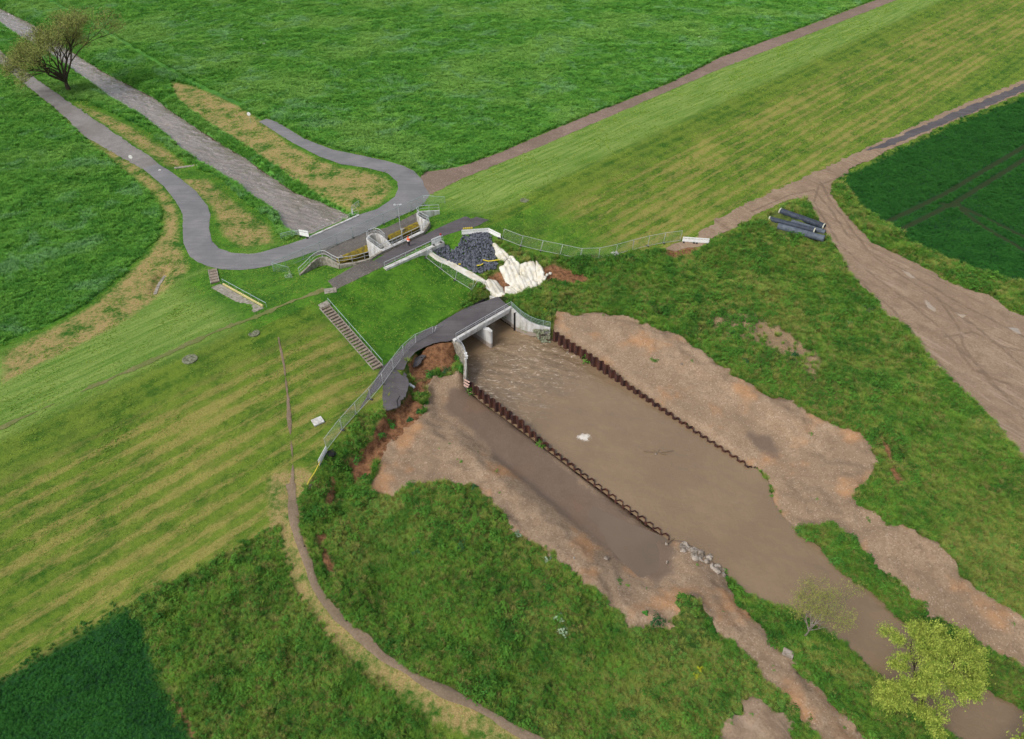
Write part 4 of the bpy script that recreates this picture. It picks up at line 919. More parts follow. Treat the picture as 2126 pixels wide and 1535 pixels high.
PANEL = [None, None]
ORD = 'first second third fourth fifth sixth seventh eighth ninth tenth eleventh twelfth thirteenth fourteenth fifteenth sixteenth seventeenth eighteenth nineteenth twentieth'.split()
def fence(pix, z, label_fmt, group, kind=0, first_used=[False, False]):
    pts = []
    for p in pix:
        if z is None: q = G(*p)
        else: q = W(p[0], p[1], z)
        pts.append(q)
    D = densify(pts, 0.1); tot = sum(math.dist(D[i][:2], D[i + 1][:2]) for i in range(len(D) - 1)); n = max(1, round(tot / 3.45)); st = tot / n
    nodes = [D[0]]; L = 0
    for i in range(len(D) - 1):
        L += math.dist(D[i][:2], D[i + 1][:2])
        if L >= st - 0.05 and len(nodes) < n: nodes.append(D[i + 1]); L = 0
    nodes.append(D[-1])
    for k in range(n):
        a, b = Vector(nodes[k]), Vector(nodes[k + 1])
        if PANEL[kind] is None: PANEL[kind] = o = make_panel((M_steel, M_greenst)[kind], kind == 1)
        else: o = copy_tree(PANEL[kind])
        o.location = a; d = b - a; o.rotation_euler = (0, -math.asin(max(-.6, min(.6, d.z / d.length))), math.atan2(d.y, d.x)); o.scale = (d.length / 3.42, 1, 1)
        tag(o, label_fmt.replace('{o}', ORD[k] + ' mesh fence panel'), 'fence panel', group)
fence([(595,556),(660,528),(740,491),(800,464),(881,427)], -3.42, '{o} from left in the long fence row along the asphalt loop road', 'mesh fence panels along the loop road', 1)
fence([(569,567),(595,556)], -3.42, 'steel mesh fence panel closing the left end beside the loop road', 'left end fence panels', 1)
fence([(570,568),(605,578)], -3.3, 'steel mesh fence panel jutting out at the bushy left corner of the inlet fence', 'left corner fence panels', 1)
fence([(881,427),(900,421),(925,430)], -3.3, '{o} closing the right end of the loop road fence', 'right end fence panels', 1)
fence([(898,703),(854,723),(826,754),(803,789),(773,826),(738,863),(705,900),(679,935)], None, '{o} from the bridge in the fence row guarding the washed-out road', 'mesh fence panels along the broken road')
fence([(898,703),(948,701)], None, '{o} across the broken road left of the bridge', 'panels across the broken road')
fence([(884,536),(910,556),(938,578),(979,603),(1015,630)], None, '{o} from the top in the fence row down the grass slope', 'mesh fence panels down the grass slope')
fence([(1015,630),(1049,650)], None, 'steel mesh fence panel across the right end of the bridge road', 'panels across the bridge road')
fence([(1042,497),(1084,513),(1127,523),(1180,533),(1215,541),(1260,535),(1310,521),(1360,508),(1412,501)], None, '{o} from the dark stones in the fence row towards the broken track', 'mesh fence panels right of the stones')

# ---- white barrier boards
def barrier(a, b, label, hh=1.0, za=None, lamps=0, lampmat=None, feet=True):
    a = Vector(G(*a) if za is None else W(*a, za)); b = Vector(G(*b) if za is None else W(*b, za)); d = b - a; L = d.length; rz = math.atan2(d.y, d.x)
    root = empty('barrier_board', tuple(a), rz, label, 'barrier'); sl = math.asin(d.z / L)
    M = Matrix.Rotation(-sl, 4, 'Y')
    mb = MB()
    def bx(x, z, w, h, t=0.05): mb.box(M @ Vector((x, 0, z)), (w, t, h), 0, M)
    bx(L / 2, hh - 0.12, L, 0.24); bx(L / 2, 0.3, L, 0.22); bx(L / 2, hh * 0.5, L, hh * 0.34, 0.035)
    k = 0; x = 0.03
    while x < L: bx(x, hh / 2 + 0.05, 0.09, hh - 0.12, 0.045); x += 0.26
    mb.build('board', M_white, root)
    ft = MB()
    for x in (0.25, L - 0.25): ft.box((x, 0, 0.06), (0.3, 0.75, 0.12)); 
    ft.build('foot', M_black, root)
    for i in range(lamps):
        x = 0.4 + (L - 0.6) * i / max(1, lamps - 1) * 0.75 if lamps > 1 else L - 0.1
        l = MB(); l.tube((x, 0, hh), (x, 0, hh + 0.1), 0.05); l.tube((x, -0.05, hh + 0.25), (x, 0.05, hh + 0.25), 0.15, n=12); l.build('warning_lamp', lampmat, root)
    return root
barrier((1416, 503), (1443, 505), 'left one of the two white barrier boards at the broken track end', 1.1)
barrier((1443.5, 505), (1471, 507), 'right one of the two white barrier boards at the broken track end', 1.1)
barrier((959, 489), (988, 487), 'white barrier board carrying five yellow warning lamps above the dark stones', 1.05, lamps=5, lampmat=M_yellow)
barrier((988.5, 487), (1014, 485), 'middle white barrier board above the dark stones, next to the yellow lamps', 1.05)
barrier((1014.5, 485), (1039, 497), 'white barrier board sloping down at the right end above the dark stones', 1.05)
barrier((897, 510), (917, 502), 'white barrier board with a red lamp at the right end of the parapet', 1.2, 0.15, lamps=1, lampmat=M_red)
barrier((623, 490), (642, 494), 'white barrier board beside the upstream river at the left end of the edge beam', 1.3, -3.4)
barrier((664, 968), (680, 938), 'white barrier board at the lower end of the fence row by the slumped bank', 1.1)

# ---- lamp post, signs, slabs
lp = empty('lamp_post', W(832.5, 484, -2.9), 0, 'tall thin grey lamp post with twin floodlights in the gravel bed by the inlet', 'lamp post')
MB().tube((0, 0, 0), (0, 0, 5.6), 0.07, 0.05, n=8).build('pole', M_steel, lp)
MB().tube((-0.5, 0, 5.6), (0.5, 0, 5.6), 0.035).build('crossbar', M_steel, lp)
for s_ in (-1, 1): MB().box((s_ * 0.5, -0.1, 5.6), (0.4, 0.34, 0.16), 0.3 * s_).build('floodlight', M_steel, lp)
def sign(p, h, label, r=0.32):
    b = G(*p); root = empty('round_sign', b, 0, label, 'sign')
    MB().tube((0, 0, 0), (0, 0, h), 0.035).build('post', M_steel, root); MB().tube((0, 0.03, h - 0.1), (0, -0.03, h - 0.1), r, n=18).build('sign_face', M_white, root)
sign((521, 256), 2.3, 'round white sign on a post at the end of the upper asphalt road', 0.42)
sign((276, 340), 1.6, 'small white sign beside the gravel lane near the start of the asphalt', 0.4)
def slabq(name, p, sx, sy, rz, mat, label, cat, h=0.12):
    b = G(*p); m = MB().box((0, 0, h / 2), (sx, sy, h), 0); m.box((0, 0, h + 0.03), (sx * 0.6, sy * 0.6, 0.05)); o = m.build(name, mat); o.location = b; o.rotation_euler[2] = rz; return tag(o, label, cat)
slabq('cover_slab', (660, 876), 1.35, 1.2, R(35), M_conc, 'pale square concrete cover in the grass left of the fence row', 'cover slab', 0.2)
slabq('cover_slab', (1277, 528), 1.2, 1.1, R(20), M_conc, 'small pale square cover in the grass by the right-hand fence row', 'cover slab', 0.2)
slabq('cover_slab', (1635, 1359), 1.0, 0.8, R(-30), M_stone, 'weathered grey stone block beside the access track below the bare tree', 'stone block', 0.3)
slabq('cover_slab', (686, 604), 1.8, 1.3, R(15), M_concd, 'flat grey slab beside the coarse gravel path', 'cover slab', 0.08)
slabq('cover_slab', (332, 354), 0.5, 0.5, 0, M_conc, 'tiny pale cover by the kerb of the loop road', 'cover slab')
tag(MB().beam(G(362, 350, 0.15), G(409, 343, 0.0), 0.7, 0.3).build('ditch_sill', M_concd), 'dark concrete sill where a ditch meets the upstream river', 'sill')
ro = MB(); rp = [G(*p) for p in ((322, 612), (330, 592), (343, 574))]
tag(ro.wall([(p[0], p[1], p[2] + 0.12) for p in rp], 0.5, -5).build('ditch_wall', M_concd), 'curved dark wall of the small ditch in the mown verge', 'wall')
def rock(mat, size, seed, name='stone', flat=0.75):
    rr = random.Random(seed); bm = bmesh.new(); bmesh.ops.create_icosphere(bm, subdivisions=1, radius=size / 2)
    for v in bm.verts: v.co *= rr.uniform(0.72, 1.2); v.co.z *= flat
    me = bpy.data.meshes.new(name); bm.to_mesh(me); bm.free(); me.materials.append(mat); return me
def put(me, name, loc, label, cat, group=None, s=1.0):
    o = bpy.data.objects.new(name, me); COL.objects.link(o); o.location = loc; o.rotation_euler = (random.uniform(-.4, .4), random.uniform(-.4, .4), random.uniform(0, 6.3)); o.scale = (s * random.uniform(.8, 1.25), s * random.uniform(.8, 1.2), s)
    return tag(o, label, cat, group)
# cobbled round pads (drain covers)
for p, r, lb in (((394, 746), 1.0, 'larger round cobbled pad in the dyke grass below the crest path'), ((527, 692), 0.8, 'smaller round cobbled pad in the dyke grass near the stairs'), ((1089, 416), 0.85, 'round cobbled pad in the grass right of the crest road end')):
    b = G(*p); m = MB(); m.tube((0, 0, -0.1), (0, 0, 0.06), r, n=20)
    rr = random.Random(3)
    for k in range(60):
        a = rr.uniform(0, 6.3); q = r * math.sqrt(rr.random()) * 0.95; m.box((math.cos(a) * q, math.sin(a) * q, 0.06), (0.13, 0.11, 0.07), rr.uniform(0, 3))
    o = m.build('cobbled_pad', M_stoneg); o.location = b; tag(o, lb, 'cobbled pad')
# dark riprap
RIP = GL([(912,505),(936,515),(941,522),(951,513),(955,496),(979,488),(987,485),(1010,485),(1021,494),(1022,508),(1028,530),(1034,553),(1028,561),(1007,568),(987,569),(970,560),(943,549),(911,532),(894,521)])
RX = [p[0] for p in RIP]; RY = [p[1] for p in RIP]; pts = []
while len(pts) < 3200:
    x = random.uniform(min(RX), max(RX)); y = random.uniform(min(RY), max(RY)); pts.append((x, y))
A = np.array(pts); s_ = sdf(RIP, A[:, 0], A[:, 1], 3); A = A[s_ > 0.05]
ms = [rock(M_basalt, 0.5, k, 'riprap_stone') for k in range(8)]
big = []; bulk = MB()
order = sorted(range(len(A)), key=lambda i: -(A[i, 1] * -1))
for n_i, i in enumerate(sorted(range(len(A)), key=lambda i: A[i, 1])):
    x, y = A[i]; z = float(hat(x, y)) + 0.1 + random.uniform(-0.05, 0.22)
    if n_i < 300: put(random.choice(ms), 'riprap_stone', (x, y, z), 'dark angular riprap stone in the heap between the crest road and the white sheets', 'stone', 'dark riprap stones', random.uniform(0.55, 0.95))
    else:
        s1_ = random.uniform(0.55, 0.95); M_ = Matrix.Translation((x, y, z)) @ Matrix.Rotation(random.uniform(0, 6.3), 4, random.choice('XYZ')) @ Matrix.Rotation(random.uniform(0, 6.3), 4, 'Z') @ Matrix.Scale(s1_, 4)
        me = random.choice(ms); bulk.add([M_ @ v.co for v in me.vertices], [tuple(p.vertices) for p in me.polygons])
tag(bulk.build('riprap', M_basalt), 'rest of the heap of dark angular riprap stones', 'stones', kind='stuff')
# rubble beside the right wing wall, and at the end of the left piles
def heap(poly, n, mat, z, size, label, cat, group, seed=0):
    rr = random.Random(seed); P = [W(a, b, z)[:2] for a, b in poly]; X = [p[0] for p in P]; Y = [p[1] for p in P]; k = 0; ms = [rock(mat, size, 50 + seed + i) for i in range(5)]
    while k < n:
        x = rr.uniform(min(X), max(X)); y = rr.uniform(min(Y), max(Y))
        if sdf(P, np.array([x]), np.array([y]), 3)[0] > 0: put(rr.choice(ms), 'stone', (x, y, max(float(hat(x, y)), ZD) + rr.uniform(0.0, 0.16)), label, cat, group, rr.uniform(0.55, 1.35)); k += 1
heap([(1412,1120),(1425,1124),(1440,1132),(1475,1152),(1500,1172),(1516,1192),(1505,1200),(1480,1186),(1462,1176),(1438,1162),(1415,1140)], 62, M_stone, -7.1, 0.6, 'pale broken stone in the row at the tip of the gravel spit', 'stone', 'pale stones on the spit', 3)
rb = MB(); rr = random.Random(5)
for k in range(70):
    s_ = rr.random(); a = rr.random() * (1 - s_ * 0.3); x = 3.4 + 2.5 * rr.random(); y = 86.95 - rr.random() * 1.3 * min(1, (x - 3.0) / 1.6); z = -7.7 + (y - 85.6) * 1.35 + rr.uniform(-.1, .1); me = rock(M_stoneg, 0.45, k); M_ = Matrix.Translation((x, y, min(z, -6.1))) @ Matrix.Rotation(rr.uniform(0, 6), 4, 'Z')
    rb.add([M_ @ v.co for v in me.vertices], [tuple(p.vertices) for p in me.polygons])
tag(rb.build('rubble_mound', M_stoneg), 'mound of mossy stones at the foot of the right wing wall', 'rubble')
for p, s_, lb in (((1258, 1160), 0.75, 'single tan boulder on the left gravel ridge'), ((1192, 1160), 0.35, 'small pale stone on the left gravel bank'), ((1177, 742), 0.5, 'pale stone in the water beside the right piles'), ((1384, 1131), 0.45, 'pale stone in the shallow puddle near the end of the piles'), ((1385, 1169), 0.5, 'grey stone at the edge of the muddy puddle'), ((1415, 757), 0.4, 'small grey stone on the right gravel bank'), ((822, 838), 0.5, 'left one of the stones on the broken asphalt slab'), ((829, 836), 0.5, 'right one of the stones on the broken asphalt slab')):
    b = G(*p); put(rock(M_stone, s_, int(s_ * 99) + p[0]), 'stone', (b[0], b[1], max(b[2], ZD - 0.05) + 0.1), lb, 'stone')

SLABS = []
# ---- broken asphalt slabs
def slab_poly(name, pix, th, mat, label, cat, sub=None, parent=None):
    pix = list(pix); rj = random.Random(len(pix)); P = []
    for (a, b) in zip(pix, pix[1:] + pix[:1]):
        for k in range(3):
            q = [a[i] + (b[i] - a[i]) * k / 3 for i in range(3)]; P.append(W(q[0] + (rj.uniform(-1.6, 1.6) if k else 0), q[1] + (rj.uniform(-1.3, 1.3) if k else 0), q[2]))
    SLABS.append([q[:2] for q in P]); m = len(P); vs = [tuple(p) for p in P] + [(p[0], p[1], p[2] - th) for p in P]
    fs = [tuple(range(m)), tuple(range(2 * m - 1, m - 1, -1))] + [(i, (i + 1) % m, m + (i + 1) % m, m + i) for i in range(m)]
    o = MB().add(vs, fs).build(name, mat); return tag(o, label, cat)
slab_poly('asphalt_slab', [(797,797,-3.92),(800,786,-3.92),(808,776,-3.92),(820,766,-3.92),(828,773,-3.94),(838,781,-3.96),(844,783,-3.99),(850,797,-4.07),(847,806,-4.10),(843,820,-4.16),(838,828,-4.18),(832,830,-4.18),(830,843,-4.21),(812,850,-4.16),(799,852,-4.10),(795,843,-4.05),(794,820,-3.99)], 0.16, M_asph2, 'large cracked asphalt slab overhanging the wash-out at the end of the road', 'asphalt slab')
ck = MB()
for L_ in ([(800,800),(812,808),(822,806),(834,812),(846,810)], [(820,770),(826,785),(822,806)], [(826,848),(824,832),(830,822)]): ck.path([tuple(W(a, b, -4.02 - 0.0028 * max(0, a - 800))) for a, b in L_], 0.035, 4)
tag(ck.build('crack', M_black), 'dark cracks across the large broken asphalt slab', 'cracks')
slab_poly('asphalt_slab', [(861,745,-5.0),(872,739,-5.0),(877,737,-5.0),(881,741,-5.1),(875,750,-5.2),(867,760,-5.35),(858,762,-5.3)], 0.14, M_asph2, 'dark fallen asphalt piece lying in the red soil hole', 'asphalt slab')
slab_poly('asphalt_slab', [(871,740,-4.85),(880,737,-4.9),(885,739,-5.0),(880,743,-5.0)], 0.12, M_asph2, 'small asphalt fragment beside the fallen piece', 'asphalt slab')
slab_poly('asphalt_slab', [(820,764,-4.0),(828,762,-4.1),(838,770,-4.3),(845,778,-4.5),(842,783,-4.5),(832,778,-4.3)], 0.12, M_asph2, 'tilted asphalt piece on the lip above the large slab', 'asphalt slab')
slab_poly('pipe_stub', [(849,797,-4.7),(853,796,-4.7),(862,803,-5.1),(859,806,-5.1)], 0.14, M_steel, 'grey metal strip sticking out of the bank beside the slab', 'metal strip')
# ---- geotextile sheets with folds
M_geo = pmat('geotextile', hexc(220, 217, 207), 0.9, 0, scale=0.8, col2=hexc(196, 188, 166), bump=0.08)
NOVEG = [RIP, GL([(1590,452),(1620,432),(1716,464),(1718,500),(1700,508),(1608,482)])]
def sheet(pix, label, amp=0.25, per=1.1, ang=-55, lift=0.25, seed=0):
    P = GL(pix); NOVEG.append(P); P = jit(P, 0.12, 0.4, seed); A_ = np.array(P); x0, y0 = A_.min(0); x1, y1 = A_.max(0); st = 0.09
    gx = np.arange(x0 - .3, x1 + .3, st); gy = np.arange(y0 - .3, y1 + .3, st); X, Y = np.meshgrid(gx, gy, indexing='ij'); s = sdf(P, X, Y, 2)
    c, q = math.cos(R(ang)), math.sin(R(ang)); a = X * c + Y * q; b = -X * q + Y * c
    bb = b + 0.5 * fbm(X, Y, 2.2, 2, seed); f = np.abs((bb / per) % 1 - 0.5) * 2; f2 = np.abs((bb / (per * .37) + .3 * fbm(a, b, 1.5, 2, seed + 3)) % 1 - .5) * 2
    Z = hat(X, Y) + lift + amp * (f - 0.5) + amp * 0.35 * (f2 - .5) + 0.16 * fbm(X, Y, 2.6, 2, seed + 5)
    edge = np.clip(s / 0.22, 0, 1); Z = (hat(X, Y) + 0.05) * (1 - edge) + Z * edge
    ins = s > -0.03; cell = ins[:-1, :-1] & ins[1:, :-1] & ins[1:, 1:] & ins[:-1, 1:]; id_ = np.arange(X.size).reshape(X.shape)
    F = np.stack([id_[:-1, :-1], id_[1:, :-1], id_[1:, 1:], id_[:-1, 1:]], -1)[cell]; u_ = np.unique(F); rm = -np.ones(X.size, np.int64); rm[u_] = np.arange(len(u_))
    me = mesh_np('geotextile_sheet', np.stack([X, Y, Z], -1).reshape(-1, 3)[u_], rm[F], M_geo, True); o = bpy.data.objects.new('geotextile_sheet', me); COL.objects.link(o); tag(o, label, 'sheet')
sheet([(1020,506),(1030,505),(1048,522),(1057,533),(1047,546),(1034,541),(1027,530),(1025,518)], 'small cream fleece sheet right of the dark stones', 0.10, 0.8, -60, 0.2, 1)
sheet([(1058,530),(1066,532),(1074,543),(1082,553),(1080,572),(1098,600),(1084,611),(1063,597),(1049,586),(1040,568),(1036,556),(1047,550),(1052,541)], 'tall white folded fleece sheet, the left part of the big drape', 0.17, 0.8, -68, 0.36, 2)
sheet([(1078,552),(1084,549),(1096,545),(1109,543),(1115,556),(1119,580),(1118,596),(1102,602),(1090,600),(1080,575)], 'wide white fleece sheet in the middle of the big drape', 0.14, 0.75, -66, 0.3, 3)
sheet([(1111,540),(1116,545),(1123,553),(1131,567),(1128,587),(1118,597),(1113,580)], 'narrow pointed white fleece sheet at the right end of the drape', 0.12, 0.7, -64, 0.32, 4)
sheet([(1008,584),(1022,580),(1034,586),(1044,598),(1050,613),(1034,620),(1018,608)], 'crumpled brownish cream fleece sheet above the right bridge end', 0.11, 0.8, -62, 0.2, 5)
sheet([(1047,596),(1062,594),(1082,608),(1072,613),(1056,614),(1048,608)], 'small torn cream fleece piece below the big drape', 0.12, 0.5, -50, 0.2, 8)
sheet([(888,521),(908,530),(936,541),(967,560),(1001,577),(1013,589),(1021,607),(1013,607),(1004,594),(986,584),(966,575),(947,562),(931,553),(907,543),(891,531)], 'long narrow cream fleece strip along the lower edge of the dark stones', 0.06, 1.5, 30, 0.2, 6)
for p in ((1131,577),(1135,573),(1130,581),(1142,570)):
    b = G(*p); o = put(rock(M_geo, 0.7, p[0]), 'fleece_scrap', (b[0], b[1], b[2] + 0.15), 'crumpled white fleece scrap right of the big drape', 'fleece scrap', 'fleece scraps')
for q, lb in (([(1035,620),(1056,619),(1077,615),(1098,609),(1120,598),(1135,588),(1146,580)], 'upper black hose curving below the white sheets'), ([(1040,624),(1062,622),(1085,618),(1108,609),(1124,600),(1140,586)], 'lower black hose curving below the white sheets')):
    tag(MB().path([G(a, b, 0.2) for a, b in q], 0.07, 8).build('hose', M_black, smooth=True), lb, 'hose')
for q, lb in (([(1003,545),(1014,548),(1022,547),(1037,545)], 'yellow strap lying across the right part of the dark stones'), ([(990,557),(998,556),(1003,553)], 'short yellow strap on the dark stones'), ([(952,554),(957,554)], 'tiny yellow strap end near the cream strip')):
    tag(MB().path([G(a, b, 0.5) for a, b in q], 0.09, 5).build('strap', M_yellow), lb, 'strap')
tag(MB().path([G(667, 966, 0.7), G(655, 985, 0.4), G(642, 1003, 0.3), G(639, 1010, 0.3)], 0.05, 5).build('warning_tape', M_yellow), 'pale yellow tape from the lower barrier board to the ground', 'tape')
b = G(641, 1014); tag(MB().box((b[0], b[1], b[2] + .1), (0.9, 0.35, 0.16), .3).box((b[0] + .2, b[1] + .2, b[2] + .22), (0.3, 0.3, 0.2), .9).build('rubber_block', M_foot), 'loose grey fence foot in the grass at the end of the yellow tape', 'fence foot')
b = G(684, 945); tag(MB().box((b[0], b[1], b[2] + .12), (1.5, 1.1, 0.22), .6).box((b[0] + .3, b[1] - .2, b[2] + .3), (0.7, 0.6, 0.2), .2).build('bitumen_bag', M_black), 'crumpled black sheet beside the lower barrier board', 'black sheet')
dbg = MB()
for k, (px, py) in enumerate(((967, 734), (968, 739), (967, 744))): dbg.box(P3(px, py, -4.4 - k * .15), (0.35, 0.5, 0.12), k)
tag(dbg.build('plastic_scrap', M_white), 'white plastic scraps hanging on the left wing wall', 'plastic scrap')
dbg = MB().path([P3(966, 730, -4.5), P3(969, 742, -4.7), P3(969, 752, -5.0), P3(966, 760, -5.2)], 0.12, 6)
tag(dbg.build('black_hose', M_black), 'black hose draped over the left wing wall', 'hose')
# driftwood
dw = MB(); c0 = Vector(W(1366, 941, ZD)); rr = random.Random(4)
for a0, L_ in ((0.15, 2.1), (3.0, 1.9), (-0.35, 1.2), (2.4, 0.9), (1.2, .6)): dw.tube(c0, c0 + Vector((math.cos(a0) * L_, math.sin(a0) * L_, 0.12 + .1 * rr.random())), 0.07, 0.03)
tag(dw.build('driftwood', M_wood), 'dark branch snagged in the middle of the muddy basin', 'driftwood')
o = put(rock(M_stone, 0.5, 9), 'floating_scrap', W(1362, 943, ZD + 0.05), 'pale scrap caught on the branch in the basin', 'scrap')
for q, lb in (([(1296, 1140), (1302, 1142)], 'short stick in the muddy puddle'), ([(1385, 1131), (1392, 1125), (1400, 1121)], 'thin branch at the tip of the gravel spit'), ([(883, 893), (912, 893)], None)):
    if lb: tag(MB().path([G(a, b, 0.25) for a, b in q], 0.06, 5).build('stick', M_wood), lb, 'stick')

# ---- pipes
def pipe(a, b, r, mat, label, z):
    a = Vector(W(*a, z)); b = Vector(W(*b, z)); root = empty('large_pipe', tuple(a), 0, label, 'pipe', 'large pipes in the grass'); d = b - a; n = 24; q = d.to_track_quat('Z', 'Y').to_matrix(); L = d.length
    vs = []; 
    for (l, rad) in ((0, r), (L, r), (L, r * 0.9), (0, r * 0.9)):
        for k in range(n): vs.append(q @ Vector((math.cos(6.2832 * k / n) * rad, math.sin(6.2832 * k / n) * rad, l)))
    fs = [(i * n + k, i * n + (k + 1) % n, ((i + 1) % 4) * n + (k + 1) % n, ((i + 1) % 4) * n + k) for i in range(4) for k in range(n)]
    MB().add(vs, fs).build('barrel', mat, root, smooth=False)
    for l in (0.0, L - 0.22):
        vs = []
        for (ll, rad) in ((l, r * 1.05), (l + 0.22, r * 1.05), (l + 0.22, r * 1.002), (l, r * 1.002)):
            for k in range(n): vs.append(q @ Vector((math.cos(6.2832 * k / n) * rad, math.sin(6.2832 * k / n) * rad, ll)))
        MB().add(vs, fs).build('collar', M_rim if mat is M_pipe else mat, root)
    q2 = q; e = MB(); e.tube(d.normalized() * 0.3, d.normalized() * 0.34, r * 0.89, n=n); e.build('plug', M_black, root)
pipe((1619, 438), (1712, 471), 0.58, M_pipe, 'dark pipe with pale end collars, farthest of the four pipes', -3.9)
pipe((1596, 455), (1692, 480), 0.55, M_pipe, 'dark pipe with pale end collars whose left end reaches out beyond the others', -3.9)
pipe((1643, 461), (1713, 483), 0.48, M_pipe2, 'partly hidden grey pipe lying between the two dark pipes', -4.25)
pipe((1615, 470), (1711, 496), 0.6, M_pipe2, 'plain grey pipe, nearest of the four pipes', -3.95)

# ---- person in a high-visibility jacket on the crest road
def skin_body(name, verts, edges, radii, mat, parent, root_i=0, sub=1):
    me = bpy.data.meshes.new(name); me.from_pydata(verts, edges, []); o = bpy.data.objects.new(name, me); COL.objects.link(o)
    o.modifiers.new('s', 'SKIN'); sk = me.skin_vertices[0].data
    for i, r in enumerate(radii): sk[i].radius = (r, r) if not isinstance(r, tuple) else r
    sk[root_i].use_root = True
    if sub: m_ = o.modifiers.new('u', 'SUBSURF'); m_.levels = sub; m_.render_levels = sub
    me.materials.append(mat); o.parent = parent; return o
pr = empty('person', W(849, 511.5, 0.06), R(160), 'person in an orange high-visibility jacket and dark trousers standing on the crest road', 'person')
M_skin = pmat('skin', hexc(196, 150, 124), 0.6); M_or = pmat('orange_jacket', hexc(238, 88, 30), 0.7, var=0.15); M_tr = pmat('dark_trousers', hexc(34, 38, 50), 0.8)
V = [(0, 0, .95), (0, 0, 1.12), (0, 0, 1.35), (0, 0, 1.47), (0, -.01, 1.56), (0, -.02, 1.66), (0, -.01, 1.75),
     (.1, 0, .9), (.11, -.01, .5), (.11, .02, .1), (.12, -.12, .05), (-.1, 0, .9), (-.13, -.04, .5), (-.14, 0, .1), (-.15, -.14, .05),
     (.19, 0, 1.4), (.24, .02, 1.15), (.15, -.16, 1.02), (-.19, 0, 1.4), (-.25, .02, 1.15), (-.14, -.17, 1.04)]
E_ = [(0, 1), (1, 2), (2, 3), (3, 4), (4, 5), (5, 6), (0, 7), (7, 8), (8, 9), (9, 10), (0, 11), (11, 12), (12, 13), (13, 14), (2, 15), (15, 16), (16, 17), (2, 18), (18, 19), (19, 20)]
Rr = [.14, .13, .15, .06, .06, .1, .08, .09, .065, .045, .04, .09, .065, .045, .04, .06, .045, .032, .06, .045, .032]
skin_body('body', V, E_, Rr, M_skin, pr)
skin_body('jacket', [(0, 0, .86), (0, 0, 1.1), (0, 0, 1.34), (0, 0, 1.46), (.2, 0, 1.41), (.26, .02, 1.14), (.17, -.13, 1.03), (-.2, 0, 1.41), (-.27, .02, 1.14), (-.16, -.14, 1.05)], [(0, 1), (1, 2), (2, 3), (2, 4), (4, 5), (5, 6), (2, 7), (7, 8), (8, 9)], [.2, .19, .21, .09, .085, .075, .06, .085, .075, .06], M_or, pr)
skin_body('trousers', [(0, 0, .97), (.1, 0, .86), (.11, -.01, .5), (.11, .02, .1), (-.1, 0, .86), (-.13, -.04, .5), (-.14, 0, .1)], [(0, 1), (1, 2), (2, 3), (0, 4), (4, 5), (5, 6)], [.17, .12, .09, .08, .12, .09, .08], M_tr, pr)
MB().tube((0, 0, .99), (0, 0, 1.06), .235, n=14).tube((0, 0, 1.15), (0, 0, 1.2), .235, n=14).build('reflective_band', M_white, pr)
bm = bmesh.new(); bmesh.ops.create_uvsphere(bm, u_segments=14, v_segments=8, radius=.145); me = bpy.data.meshes.new('helmet')
for v in bm.verts: v.co.z = max(v.co.z, -0.02) * 0.9
bm.to_mesh(me); bm.free(); me.materials.append(M_or); o = bpy.data.objects.new('helmet', me); COL.objects.link(o); o.parent = pr; o.location = (0, -.01, 1.72)
